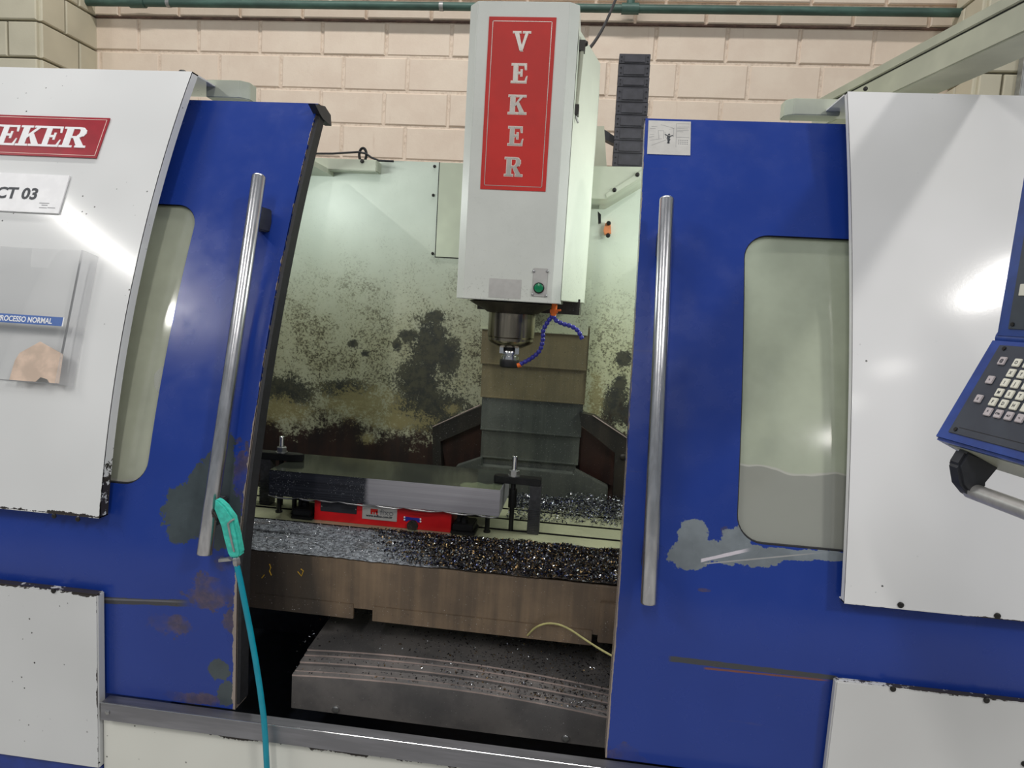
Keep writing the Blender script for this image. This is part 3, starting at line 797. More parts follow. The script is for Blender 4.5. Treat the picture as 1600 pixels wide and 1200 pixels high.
# ================================================================== DOORS
def door(side):
    if side < 0:
        t = thing('sliding_door', 'blue left sliding door with steel handle, worn to bare primer near the air gun', 'door', (-1.2, 1.5, .5))
        x0, x1 = -1.78, xDL; zt = PF(490, 161.5, fD)[2]
        wx0, wx1 = -1.74, PF(270, 500, fD)[0]; wz1 = PF(262, 319, fD)[2]; wz0 = PF(195, 757, fD)[2]
    else:
        t = thing('sliding_door', 'blue right sliding door with steel handle and a safety sticker in its top corner', 'door', (.6, 1.5, .5))
        x0, x1 = xDR, 1.3; zt = PF(1100, 187.5, fD)[2]
        wx0, wx1 = PF(1158, 640, fD)[0], 1.22; wz1 = PF(1250, 370, fD)[2]; wz0 = PF(1250, 857, fD)[2]
    print('door', side, x0, x1, zt, 'win', wx0, wx1, wz0, wz1)
    mat = M['door_left'] if side < 0 else M['door_right']
    b = MB(); hole = rrect(wx0, wx1, wz0, wz1, .06)
    sheet(b, [(x0, .5195), (x1, .5195), (x1, zt), (x0, zt)], [hole], profile_map(fD), .004)
    # edge return and inner skin rim
    xe = x1 if side < 0 else x0; sg = -1 if side < 0 else 1
    n = 28
    for i in range(n):
        za = .5195 + (zt - .5195) * i / n; zb = .5195 + (zt - .5195) * (i + 1) / n
        d = .055
        xa_, xb_ = xe, xe + sg * .003
        b.add([(xa_, fD(za), za), (xa_, fD(za) + d, za), (xa_, fD(zb) + d, zb), (xa_, fD(zb), zb),
               (xb_, fD(za), za), (xb_, fD(za) + d, za), (xb_, fD(zb) + d, zb), (xb_, fD(zb), zb)],
              [(0, 1, 2, 3), (7, 6, 5, 4), (1, 5, 6, 2)])
    b.box(min(x0, x1), max(x0, x1), fD(zt), fD(zt) + .055, zt - .003, zt)
    b.build('door_panel', mat, t, ang=30)
    # pane set behind the sheet, black gasket round it
    gb = MB(); sheet(gb, rrect(wx0 - .02, wx1 + .02, wz0 - .02, wz1 + .02, .07), [], lambda x, z, d: (x, fD(z) + .012 + d, z), .004)
    gb.build('window_pane', M['pane_left'] if side < 0 else M['pane_right'], t, ang=30)
    sb = MB(); sheet(sb, rrect(wx0 - .012, wx1 + .012, wz0 - .012, wz1 + .012, .066), [rrect(wx0 + .003, wx1 - .003, wz0 + .003, wz1 - .003, .057)], lambda x, z, d: (x, fD(z) + .0045 + d, z), .007)
    if side < 0:
        hx = [(241, 585), (252, 573), (262, 571), (258, 618), (250, 618), (241, 604)]
        hb2 = MB(); hb2.prism([PF(x, y, fD, .0112) for x, y in hx], (0, .0006, 0)); hb2.build('pane_patch', M['acrylic_edge'], t, smooth=False)
    sb.build('window_gasket', M['rubber'], t, ang=30)
    # handle
    if side < 0: a = PF(405, 274, fD, -.09); c = PF(319, 868, fD, -.065)
    else: a = PF(1042, 309, fD, -.09); c = PF(1013, 945, fD, -.065)
    a = Vector(a); c = Vector(c); ax = (c - a).normalized(); r = .0175
    h = MB().tube([a, a + ax * .003, a + ax * .006, c - ax * .004, c - ax * .002, c], [r - .004, r - .0008, r, r, r - .001, r - .003], 28).build('handle', M['steel'], t, ang=40)
    for q in (.12, .90):
        p = a + (c - a) * q; yb = fD(p.z)
        bb = MB(); bb.prism([(p.x - .014, p.y + .005, p.z - .03), (p.x + .014, p.y + .005, p.z - .03), (p.x + .014, p.y + .005, p.z + .03), (p.x - .014, p.y + .005, p.z + .03)], (0, yb - p.y - .004, 0))
        bb.build('handle_bracket', M['plastic_dark'], t, bevel=.003)
    return t
dl = door(-1); dr = door(1)
# rubber edge of the left door
b = MB(); n = 30; zt = PF(490, 161.5, fD)[2] - .02
for i in range(n):
    za = .53 + (zt - .53) * i / n; zb = .53 + (zt - .53) * (i + 1) / n
    v = []
    for z_ in (za, zb):
        v += [(xDL + .0005, fD(z_) + .006, z_), (xDL + .007, fD(z_) + .010, z_), (xDL + .007, fD(z_) + .05, z_), (xDL + .0005, fD(z_) + .056, z_)]
    b.add(v, [(0, 1, 5, 4), (1, 2, 6, 5), (2, 3, 7, 6), (3, 0, 4, 7)])
b.build('edge_seal', M['rubber'], dl, ang=30)
zt = PF(490, 161.5, fD)[2]
pts = [PX(x, y, xDL + .012) for x, y in ((492, 162), (508, 166), (517, 180), (518, 197), (505, 186), (500, 178))]
MB().prism(pts, (-.02, 0, 0)).build('gutter_end', M['plastic_dark'], dl)
# safety sticker on the right door
fr = fframe(fD, PF(1011, 240, fD)[0], PF(1043, 242, fD)[2], .0006)
zt_ = PF(1043, 190, fD); zb_ = PF(1043, 242, fD); hh = math.dist(zt_, zb_); ww = PF(1077, 240, fD)[0] - PF(1009.5, 240, fD)[0]
b = MB(); fbox(b, fr, 0, ww, 0, hh, 0, .0006)
u = ww / 68.0
def bar(b, x0, y0, x1, y1, wd, mi=1, z=.0007):
    dx, dy = x1 - x0, y1 - y0; L = math.hypot(dx, dy) or 1e-6; nx, ny = -dy / L * wd / 2, dx / L * wd / 2
    b.add([fr @ Vector((q * u, (hh / u - w_) * u, z)) for q, w_ in ((x0 + nx, y0 + ny), (x1 + nx, y1 + ny), (x1 - nx, y1 - ny), (x0 - nx, y0 - ny))], [(0, 1, 2, 3)], mi)
for (q, w1, e, g, wd) in ((34, 30, 32, 36, 5), (32, 36, 34, 45, 2.6), (35, 36, 32, 45, 2.6), (27, 27, 33, 31, 1.8), (34, 31, 40, 29, 1.8), (33, 26, 34.5, 28.6, 3.2)):
    bar(b, q, w1, e, g, wd, 2, .0009)
for (q, w1, e, g) in ((16, 20, 25, 20), (16, 20, 18, 37), (25, 20, 25, 36), (27, 22, 28, 34), (20, 8, 40, 14), (5, 12, 14, 12), (3, 16, 12, 16), (3, 28, 10, 28), (4, 40, 22, 36), (6, 50, 30, 38), (2, 34, 10, 32),
                      (34, 17, 42, 14), (41, 14, 41, 32), (45, 5, 45, 52), (46, 12, 65, 11), (46, 14, 64, 15), (46, 18, 65, 18), (46, 21, 56, 21), (45, 5, 66, 5), (45, 32, 66, 32)):
    bar(b, q, w1, e, g, .5)
for r_ in range(3):
    for c_ in range(5): bar(b, 48 + c_ * 3.4, 38 + r_ * 3.6, 50.2 + c_ * 3.4, 38 + r_ * 3.6, 1.3)
b.build('safety_sticker', [M['plate_grey'], M['grey_print'], M['dark_print']], dr, smooth=False, label='grey warning sticker with a black falling figure', fixn=False)

# ================================================================== SPINDLE HEAD
HY = 1.95
hx0 = .5 * (PY(746, 5, HY)[0] + PY(724.5, 465, HY)[0]); hx1 = .5 * (PY(891, 5, HY)[0] + PY(861, 475, HY)[0])
hz0 = PY(722, 466, HY)[2]; hz1 = PY(820, 2, HY)[2]
xlo = .5 * (PY(735, 5, HY + .03)[0] + PY(714, 465, HY + .03)[0]); xro = .5 * (PY(907, 8, HY + .02)[0] + PY(874.5, 475, HY + .02)[0])
xww = .5 * (PY(937, 100, 2.25)[0] + PY(913, 470, 2.25)[0]); zww = PY(937, 99, 2.25)[2]
print('head', hx0, hx1, xlo, xro, xww, hz0, hz1, zww)
head = thing('spindle_head', 'tall off-white milling spindle head with a red vertical nameplate', 'machine head', ((hx0 + hx1) / 2, 2.1, hz0))
poly = [(hx0, HY), (hx1, HY), (xro, HY + .02), (xro, 2.55), (xlo, 2.55), (xlo, HY + .03)]
MB().prism([(x, y, hz0) for x, y in poly], (0, 0, hz1 - hz0)).build('head_cover', M['head'], head, bevel=.0015)
poly = [(xro + .001, HY + .03), (xww, 2.25), (xww, 2.57), (xro + .001, 2.57)]
zlow = hz0 + .01
b = MB(); b.add([(x, y, zlow) for x, y in poly] + [(poly[0][0], poly[0][1], zww + .0), (poly[1][0], poly[1][1], zww), (poly[2][0], poly[2][1], zww), (poly[3][0], poly[3][1], zww + .0)],
      [(3, 2, 1, 0), (4, 5, 6, 7), (0, 1, 5, 4), (1, 2, 6, 5), (2, 3, 7, 6), (3, 0, 4, 7)])
hs = b.build('side_housing', M['head_side'], head, bevel=.0015)
for px, py in ((888, 467), (906, 466), (920, 466)): pass
screw(PY(903, 207, 2.14), .005, hs, n=(.8, -.6, 0))
# sight tube with fittings on the side of the head
p0 = PY(910, 72, HY + .05); p1 = PY(900, 172, HY + .05); 
st = MB().cyl(p0, p1, .0055, 10).build('sight_tube', M['beam_paint'], head)
for p in (p0, p1): MB().box(p[0] - .01, p[0] + .008, p[1] - .008, p[1] + .02, p[2] - .014, p[2] + .014).build('tube_fitting', M['screw'], st)
MB().tube([p1, p1 + np.array([.002, 0, -.02]), p1 + np.array([.008, 0, -.035])], .003, 8).build('tube_elbow', M['galv'], st)
screw((PY(912, 68, HY + .06)), .008, head, n=(1, 0, 0), h=.012)
# nameplate
nf = frame((0, HY, 0), (1, 0, 0), (0, 0, 1))
npx0 = .5 * (PY(764, 26, HY)[0] + PY(751, 295, HY)[0]); npx1 = .5 * (PY(870, 28, HY)[0] + PY(852, 300, HY)[0])
npz1 = .5 * (PY(764, 26, HY)[2] + PY(870, 28, HY)[2]); npz0 = .5 * (PY(751, 295, HY)[2] + PY(852, 300, HY)[2])
b = MB(); fbox(b, nf, npx0, npx1, npz0, npz1, 0.0002, .002, 0)
e = .0105
for (a0, a1, b0, b1) in ((npx0 + e, npx1 - e, npz0 + e, npz0 + e + .0016), (npx0 + e, npx1 - e, npz1 - e - .0016, npz1 - e), (npx0 + e, npx0 + e + .0016, npz0 + e, npz1 - e), (npx1 - e - .0016, npx1 - e, npz0 + e, npz1 - e)):
    fbox(b, nf, a0, a1, b0, b1, .002, .0024, 1)
npl = b.build('nameplate', [M['red'], M['silver_print']], head, smooth=False, label='red plate lettered VEKER downwards')
for ch, (cx, cy, wpx) in zip('VEKER', ((815, 65, 26), (812, 115, 24), (808, 164, 26), (806, 213, 23), (802, 261, 26))):
    c_ = PY(cx, cy, HY); hw = wpx * HY / FPX / 2; hl = 27.5 * HY / FPX / 2
    b = MB(); glyph(b, ch, nf, c_[0] - hw, c_[2] - hl, hw * 2, hl * 2, .0006, 1, .002, .0016)
    glyph(b, ch, nf, c_[0] - hw, c_[2] - hl, hw * 2, hl * 2, .0018, 0, .002, -.0001)
    b.build('letter', [M['silver_print'], M['white_edge']], npl, smooth=False)
# blank label and push button plate
q0 = PY(763, 468, HY); q1 = PY(816, 438, HY)
MB().box(q0[0], q1[0] - .002, HY - .001, HY - .0001, PY(790, 466, HY)[2], PY(790, 436, HY)[2]).build('blank_label', M['plate_grey'], head, smooth=False)
q0 = PY(831, 463, HY); q1 = PY(857, 420, HY)
bp_ = MB().box(q0[0], q1[0] - .001, HY - .003, HY - .0001, q0[2] , q1[2]).build('button_plate', M['plate_grey'], head, bevel=.0012)
for px, py in ((834, 424), (855, 424), (832, 460), (853, 462)): screw(PY(px, py, HY - .003), .0038, bp_, M['nut'], h=.003)
pbt = PY(842, 450, HY - .003)
MB().tube([pbt, pbt + np.array([0, -.004, 0]), pbt + np.array([0, -.006, 0])], [.0155, .0155, .013], 24).build('button_ring', M['black'], bp_)
MB().tube([pbt + np.array([0, -.003, 0]), pbt + np.array([0, -.011, 0]), pbt + np.array([0, -.0125, 0])], [.0125, .0125, .009], 24).build('button', M['green'], bp_)
# spindle nose
SY = 2.1; scx = PY(800, 500, SY)[0]
def zs(py): return PY(798, py, SY)[2]
def lathe(prof, mat, name, parent, seg=40):
    b = MB().tube([(scx - .003 * 0, SY, z_) for z_, r in prof], [r for z_, r in prof], seg)
    return b.build(name, mat, parent, ang=28)
lathe([(hz0 + .002, .11), (hz0 - .004, .135), (zs(478), .118), (zs(484), .092), (zs(489), .078)], M['guard'], 'spindle_flange', head)
lathe([(zs(486), .0705), (zs(490), .0725), (zs(526), .0725), (zs(528), .07), (zs(532), .0705), (zs(536), .064), (zs(543), .036)], M['nose'], 'spindle_nose', head)
MB().box(xlo + .03, xww - .01, 2.18, 2.5, hz0 - .03, hz0 + .02).build('head_underside', M['guard'], head)
th = thing('tool_holder', 'small chrome tool holder with black collet nut under the spindle nose', 'tool holder', (scx, SY, zs(573)))
lathe([(zs(540), .026), (zs(547), .026)], M['black'], 'key_ring', th)
lathe([(zs(547), .0245), (zs(550), .0275), (zs(553), .0275), (zs(554), .023), (zs(556), .023), (zs(557), .0285), (zs(561), .0285), (zs(562), .024)], M['chrome'], 'holder_flange', th)
b = MB(); prof = []
lathe([(zs(561), .029), (zs(563), .0305), (zs(572), .0305), (zs(574), .027)], M['black'], 'collet_nut', th)
for k in range(12):
    a = 2 * math.pi * k / 12; p = Vector((scx + .0305 * math.cos(a), SY + .0305 * math.sin(a), 0))
for sg in (-1, 1): MB().box(scx + sg * .024 - .006, scx + sg * .024 + .006, SY - .026, SY - .012, zs(552), zs(540)).build('drive_key', M['chrome'], th)
# coolant tap and segmented hoses
CYc = 2.0
b = MB(); p = PY(866, 486, CYc); b.cyl(p + np.array([0, 0, .025]), p + np.array([-.002, 0, -.014]), .0085, 14); b.cyl(p + np.array([0, -.003, 0]), p + np.array([.02, -.003, .004]), .0035, 8); b.box(p[0] - .012, p[0] + .010, p[1] - .006, p[1] + .006, p[2] - .006, p[2] + .005)
b.build('coolant_tap', M['orange'], head, bevel=.0008)
def seghose(pts, y0, y1):
    P = [Vector(PY(x, y, y0 + (y1 - y0) * i / (len(pts) - 1))) for i, (x, y) in enumerate(pts)]
    out = []
    for i in range(len(P) - 1):                       # Catmull-Rom
        a = P[max(i - 1, 0)]; b_ = P[i]; c_ = P[i + 1]; d = P[min(i + 2, len(P) - 1)]
        for k in range(10):
            t_ = k / 10
            out.append(.5 * ((2 * b_) + (c_ - a) * t_ + (2 * a - 5 * b_ + 4 * c_ - d) * t_ ** 2 + (3 * b_ - a - 3 * c_ + d) * t_ ** 3))
    out.append(P[-1]); L = [0]
    for i in range(1, len(out)): L.append(L[-1] + (out[i] - out[i - 1]).length)
    res = []; rr = []; n = int(L[-1] / .0022)
    for k in range(n + 1):
        s = L[-1] * k / n; i = max(j for j in range(len(L)) if L[j] <= s + 1e-9); i = min(i, len(out) - 2)
        f_ = (s - L[i]) / max(L[i + 1] - L[i], 1e-9); res.append(out[i].lerp(out[i + 1], f_))
        rr.append(.0068 if (k % 6) in (1, 2, 3) else (.0058 if k % 6 in (0, 4) else .0042))
    return MB().tube(res, rr, 12).build('coolant_hose', M['hose_blue'], head, ang=30)
h1 = seghose([(864, 492), (856, 503), (849, 516), (848, 532), (843, 548), (830, 560), (811, 570)], CYc, 2.04)
h2 = seghose([(865, 493), (868, 500), (880, 506), (893, 510), (903, 517), (910, 530)], CYc, 1.99)
p = Vector(PY(809.5, 571, 2.04)); MB().cyl(p + Vector((.008, 0, .003)), p + Vector((-.002, 0, -.001)), .0072, 12).build('nozzle_tip', M['orange'], h1)

# cable chain and bracket behind the head
CY = 2.95
ch = thing('cable_chain', 'upright charcoal plastic cable chain standing behind the rear panel', 'cable chain', PY(980, 260, CY))
yl = [84, 100, 120, 136, 160, 180, 200, 220, 240, 262]
for i in range(9):
    ya, yb = yl[i], yl[i + 1]
    za = PY(990, ya, CY)[2]; zb = PY(985, yb, CY)[2]
    cx0 = PY(968 - (ya - 84) * .063, ya, CY)[0]; cx1 = PY(1017 - (ya - 84) * .05, ya, CY)[0]
    b = MB().box(cx0, cx1, CY, CY + .12, zb + .002, za)
    w_ = cx1 - cx0; hm = (za - zb)
    b.box(cx0 + w_ * .16, cx1 - w_ * .16, CY - .004, CY, zb + hm * .16, za - hm * .12)
    for sx in (.08, .92):
        for sz in (.3, .7): b.box(cx0 + w_ * sx - .004, cx0 + w_ * sx + .004, CY - .003, CY, zb + hm * sz - .003, zb + hm * sz + .003, 1)
    b.build('chain_link', [M['chain'], M['black']], ch, bevel=.0015)
MB().prism([PY(x, y, 2.9) for x, y in ((930, 197), (944, 197), (948, 262), (926, 262))], (0, .06, 0)).build('column_post', M['beam_paint'], mach)
MB().prism([PY(x, y, 2.98) for x, y in ((944, 202), (962, 214), (962, 226), (946, 218))], (0, .05, 0)).build('column_strut', M['plastic_dark'], mach)

# ================================================================== TABLE
TZ = .85
tx0, tx1 = -1.15, .45
tab = thing('machine_table', 'grooved machine table with oily brown front, heaped with chips', 'table', (-.35, 2.05, .69))
zf = .716; prof = [(1.70, zf), (1.70, TZ - .004), (1.704, TZ), (1.74, TZ)]
for ys in (1.84, 1.95, 2.062, 2.172, 2.285):
    prof += [(ys - .008, TZ), (ys - .008, TZ - .02), (ys - .016, TZ - .02), (ys - .016, TZ - .034), (ys + .016, TZ - .034), (ys + .016, TZ - .02), (ys + .008, TZ - .02), (ys + .008, TZ)]
prof += [(2.42, TZ), (2.42, zf)]
ys_ = [p[0] for p in prof]
b = MB(); n = len(prof)
b.v = [(tx0, y, z_) for y, z_ in prof] + [(tx1, y, z_) for y, z_ in prof]
for i in range(n):
    j = (i + 1) % n; ym = (prof[i][0] + prof[j][0]) / 2; zm = (prof[i][1] + prof[j][1]) / 2
    b.f.append((i, i + n, j + n, j)); b.mi.append(1 if prof[i][0] < 1.71 and prof[j][0] < 1.75 else (2 if zm < TZ - .001 and 1.71 < ym < 2.41 and zm > zf + .01 else 0))
b.f.append(tuple(range(n))); b.mi.append(1); b.f.append(tuple(range(2 * n - 1, n - 1, -1))); b.mi.append(1)
b.build('table_slab', [M['table_top'], M['apron'], M['slot']], tab, smooth=False)
zl = PY(480, 936, 1.70)[2]
xg0 = PY(552, 955, 1.698)[0]; xg1 = PY(582, 957, 1.698)[0]
zb = PY(552, 967, 1.698)[2]
MB().box(tx0, xg0, 1.697, 1.706, zb, zf + .012).build('lower_strip', M['apron'], tab, bevel=.001)
MB().box(xg1, PY(925, 990, 1.698)[0], 1.697, 1.706, zb, zf + .012).build('lower_strip', M['apron'], tab, bevel=.001)
q0 = PY(933, 1003, 1.694); q1 = PY(975, 944, 1.694)
MB().box(q0[0], q1[0] + .1, 1.690, 1.7, q0[2], q1[2]).build('end_bracket', M['apron'], tab, bevel=.002)
for pts_ in ([(424, 899), (421, 892), (423, 887), (421, 881)], [(409, 903), (413, 898)], [(465, 893), (471, 900), (474, 892), (470, 889)]):
    MB().tube([PY(x, y, 1.6995) for x, y in pts_], .0016, 6).build('chalk_mark', M['chalk'], tab)
# ---- workpiece on a red fixture block
WYf = 1.965
wx0 = PY(420, 755, WYf)[0]; wx1 = PY(781, 785, WYf)[0]
wz1 = .5 * (PY(420, 736, WYf)[2] + PY(782, 764, WYf)[2]); wz0 = .5 * (PY(418, 774, WYf)[2] + PY(777, 807, WYf)[2])
print('work', wx0, wx1, wz0, wz1)
wk = thing('steel_plate', 'long rectangular dark steel workpiece clamped over the red fixture block', 'workpiece', ((wx0 + wx1) / 2, 2.09, wz0))
b = MB().box(wx0, wx1, WYf, 2.205, wz0, wz1)
b.mi = [0, 1, 0, 0, 0, 0]
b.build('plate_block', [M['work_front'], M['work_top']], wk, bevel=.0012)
b = MB(); x = wx0
while x < wx1 - .01:                                      # torn burr along the lower front edge
    L = random.uniform(.05, .13); L = min(L, wx1 - x); d = random.uniform(.002, .005)
    b.tube([(x, WYf - .001, wz0 + .001), (x + L * .3, WYf - d, wz0 - d * .7), (x + L * .7, WYf - d, wz0 - d), (x + L * .99, WYf - .001, wz0)], [.0012, .0026, .0024, .001], 6); x += L
b.build('burr', M['nut'], wk)
rz1 = wz0 - .0005
rx0 = PY(491, 800, 1.985)[0]; rx1 = PY(705, 815, 1.985)[0]
fx = thing('fixture_block', 'bright red fixture block with grey label plates under the steel workpiece', 'fixture', ((rx0 + rx1) / 2, 2.05, TZ))
MB().box(rx0, rx1, 1.985, 2.16, TZ, rz1).build('block_body', M['redfix'], fx, bevel=.0015)
def fpl(x0, y0, x1, y1, mat, nm, d=.002, **k):
    a_ = PY(x0, y0, 1.985); b_ = PY(x1, y1, 1.985)
    return MB().box(a_[0], b_[0], 1.985 - d, 1.9851, min(a_[2], b_[2]), min(max(a_[2], b_[2]), rz1)).build(nm, mat, fx, bevel=.0005, **k)
dp = fpl(501, 798, 558, 786, M['plastic_dark'], 'data_plate')
for px, py in ((502.5, 791), (556, 796)): screw(PY(px, py, 1.983), .0022, dp, M['nut'], h=.0015)
lp = fpl(566, 810, 621, 791, M['plate_grey'], 'maker_plate')
lf = frame(PY(567, 806, 1.9825), (1, 0, 0), (0, 0, 1)); k = 1.985 / FPX
b = MB(); text_into(b, 'fixo', 14 * k, frame(PY(593.5, 804.5, 1.9825), (1, 0, 0), (0, 0, 1)), 0, 0, 'LEFT', 1.1)
text_into(b, 'www.snfixo.com.br', 5.4 * k, frame(PY(572, 806.5, 1.9825), (1, 0, 0), (0, 0, 1)), .0003, 1, 'LEFT', 1.05)
for (a_, c_, e_, g_) in ((13, 8, 25, 13.5), (13, 4.5, 16, 8.5), (18, 4.5, 20, 8.5), (22.5, 4.5, 25, 10)):
    fbox(b, lf, a_ * k, e_ * k, c_ * k, g_ * k, 0, .0006, 2)
b.build('lettering', [M['grey_print'], M['dark_print'], M['red']], lp, smooth=False, fixn=False)
pc = PY(645, 821, 1.985)
MB().tube([pc + np.array([0, .001, 0]), pc + np.array([0, -.008, 0]), pc + np.array([0, -.010, 0]), pc + np.array([0, -.002, 0])], [.017, .017, .013, .008], 24).build('port_fitting', M['guard'], fx)
b = MB(); kk = 1.985 / FPX
arc = [(631, 806.5), (643, 808.5), (656, 809.5), (658, 816), (653, 816), (651, 813.5), (645, 812), (639, 812.5), (636, 814.5), (631, 813)]
b.prism([PY(x, y, 1.985) for x, y in arc], (0, -.002, 0)); 
vp = b.build('warning_decal', M['hose_blue'], fx)
for px, py in ((632, 808), (632, 812), (657, 811), (657, 815)): screw(PY(px, py, 1.9825), .0028, vp, M['white_print'], h=.001)
# little flange clamps that hold the fixture to the table
def flange_clamp(x0, x1, ypx, lab):
    zc = TZ
    c_ = (x0 + x1) / 2
    t = thing('toe_clamp', lab, 'clamp', (c_, 2.0, zc), 'toe clamps at the red fixture')
    bb = MB(); bb.box(x0, x1, 1.972, 2.06, zc, zc + .012); bb.box(x0 + .006, x1 - .004, 1.968, 2.05, zc + .014, zc + .034); bb.build('clamp_foot', M['black'], t, bevel=.003)
    MB().tube([(c_, 2.0, zc + .034), (c_, 2.0, zc + .05)], [.012, .012], 6).build('clamp_nut', M['black'], t)
    MB().cyl((c_, 2.0, zc + .05), (c_, 2.0, rz1 - .012), .0065, 12).build('clamp_stud', M['black'], t)
    MB().box(c_ - .022, c_ - .012, 1.995, 2.02, zc + .034, zc + .06).build('clamp_tab', M['black'], t, bevel=.002)
flange_clamp(PY(455, 810, 1.975)[0], rx0 - .001, 800, 'black toe clamp on the table at the left end of the red fixture block')
flange_clamp(rx1 + .001, PY(741, 835, 1.975)[0], 830, 'black toe clamp on the table at the right end of the red fixture block')
# support jacks under the plate overhang
for px, lab in ((436, 'thin black support pin under the left end of the steel plate'), (765, 'thin black support pin under the right end of the steel plate'), (463, 'black support pin standing next to the left toe clamp')):
    p = PZ(px, 822 if px > 700 else 800, TZ)
    tag(MB().tube([(p[0], 2.025, TZ), (p[0], 2.025, TZ + .006), (p[0], 2.025, TZ + .0065), (p[0], 2.025, wz0)], [.011, .011, .0075, .0075], 14).build('support_pin', M['black'], None), lab, 'support pin', 'pins under the workpiece')
# strap clamps
def strap(cx, cyy, x0, x1, ztop_bar, zb, stud_top, lab, wedge, block):
    t = thing('strap_clamp', lab, 'clamp', (cx, cyy, TZ), 'strap clamps on the workpiece')
    th_ = ztop_bar - zb; hw = .02
    bb = MB()
    if wedge > 0:   # nose to the right
        pl = [(x0, cyy - hw), (x1 - .03, cyy - hw), (x1, cyy - .009), (x1, cyy + .009), (x1 - .03, cyy + hw), (x0, cyy + hw)]
    else:
        pl = [(x0, cyy - .012), (x0 + .012, cyy - hw), (x1, cyy - hw), (x1, cyy + hw), (x0 + .012, cyy + hw), (x0, cyy + .012)]
    bb.prism([(a_, b_, zb) for a_, b_ in pl], (0, 0, th_)); bb.build('clamp_bar', M['black'], t, bevel=.002)
    MB().box(cx - .04, cx + .04, cyy - .007, cyy + .007, ztop_bar - .0005, ztop_bar + .0005).build('bar_slot', M['slot'], t)
    MB().cyl((cx, cyy, ztop_bar + .0006), (cx, cyy, ztop_bar + .004), .019, 20).build('washer', M['nut'], t)
    MB().tube([(cx, cyy, ztop_bar + .004), (cx, cyy, ztop_bar + .018), (cx, cyy, ztop_bar + .02)], [.0165, .0165, .0145], 6).build('nut', M['nut'], t, smooth=False)
    pr = []; rr = []; n_ = 16
    for k_ in range(n_ + 1):
        pr.append((cx, cyy, ztop_bar + .02 + (stud_top - ztop_bar - .02) * k_ / n_)); rr.append(.0088 if k_ % 2 else .0081)
    rr[-1] = .006
    MB().tube(pr, rr, 12).build('stud', M['chrome'], t, ang=60)
    MB().tube([(cx, cyy, TZ - .03), (cx, cyy, zb - .001)], [.0075, .0075], 12).build('stud_lower', M['black'], t)
    if wedge < 0: MB().tube([(cx, cyy, TZ + .075), (cx, cyy, zb - .02)], [.013, .013], 12).build('coupling_nut', M['black'], t)
    return t
cxr = PZ(804, 738, wz1 + .025)[0]; cyr = 2.062
cxr = PY(803, 745, cyr)[0]
strap(cxr, cyr, PY(771, 748, cyr - .02)[0], PY(845, 755, cyr - .02)[0], wz1 + .022, wz1 + .001, PY(806, 712, cyr)[2], 'black strap clamp with bolt holding the right end of the steel plate', -1, None)
cyl_ = 2.1; cxl = PY(440, 712, cyl_)[0]
strap(cxl, cyl_, PY(372, 715, cyl_)[0], PY(472, 720, cyl_ - .01)[0], wz1 + .024, wz1 + .001, PY(441, 681, cyl_)[2], 'black pointed strap clamp with bolt holding the left end of the steel plate', 1, None)
# step block under the right clamp heel
def step_block(px, py, cyy, lab, hgt):
    p = PZ(px, py, TZ); b = MB(); xw = .017
    b.box(p[0] - xw, p[0] + xw, cyy - .019, cyy + .019, TZ, hgt)
    n_ = 14
    for k_ in range(n_):
        z_ = TZ + .004 + k_ * .0055
        b.box(p[0] - xw - .0022, p[0] + xw + .0012, cyy - .021, cyy + .019, z_, z_ + .003, 0)
    return tag(b.build('step_block', M['step'], None, smooth=False), lab, 'step block')
step_block(832, 836, 2.062, 'tall ribbed step block on the table under the right strap clamp', wz1 + .0005)
step_block(395, 800, 2.1, 'dark step block on the table under the left strap clamp beside the left door', wz1 + .0005)

# ================================================================== CHIPS
def chip_mesh(name, n, place, size, cols, flat=.5, label='', parent=None, curl=True):
    vs = []; fs = []; mi = []
    for _ in range(n):
        x, y, z_ = place(); s = random.uniform(*size)
        e = Matrix.Rotation(random.uniform(0, 6.28), 3, 'Z') @ Matrix.Rotation(random.gauss(0, flat), 3, 'X') @ Matrix.Rotation(random.gauss(0, flat), 3, 'Y')
        L = s * random.uniform(1.0, 1.9); W = s * random.uniform(.35, .6); bnd = s * random.uniform(.2, .6)
        o = len(vs)
        for (a_, b_, c_) in ((-L/2, -W/2, 0), (0, -W/2, bnd), (L/2, -W/2, 0), (L/2, W/2, 0), (0, W/2, bnd), (-L/2, W/2, 0)):
            q = e @ Vector((a_, b_, c_)); vs.append((x + q.x, y + q.y, z_ + q.z + s * .3))
        m_ = random.choices(range(len(cols)), [c[1] for c in cols])[0]
        fs += [(o, o + 1, o + 4, o + 5), (o + 1, o + 2, o + 3, o + 4)]; mi += [m_, m_]
    me = bpy.data.meshes.new(name); me.from_pydata(vs, [], fs)
    for c in cols: me.materials.append(c[0])
    me.polygons.foreach_set('material_index', mi)
    return link(name, me, parent)
CD = plain('chip_dark', (34, 32, 40), .28, .8, .3, 200); CG = plain('chip_gold', (128, 104, 70), .3, .8, .2, 200)
CB = plain('chip_blue', (52, 58, 92), .28, .8, .2, 200); CS = plain('chip_silver', (186, 188, 192), .28, .9, .1, 200); CX = plain('chip_grey', (108, 112, 118), .35, .8, .2, 200)
chip_cols = [(CD, 50), (CG, 22), (CB, 14), (CX, 10), (CS, 6)]
def hump(x):      # heap height along the table front
    return .012 + .018 * max(0, min(1, (x + .55) / .5))
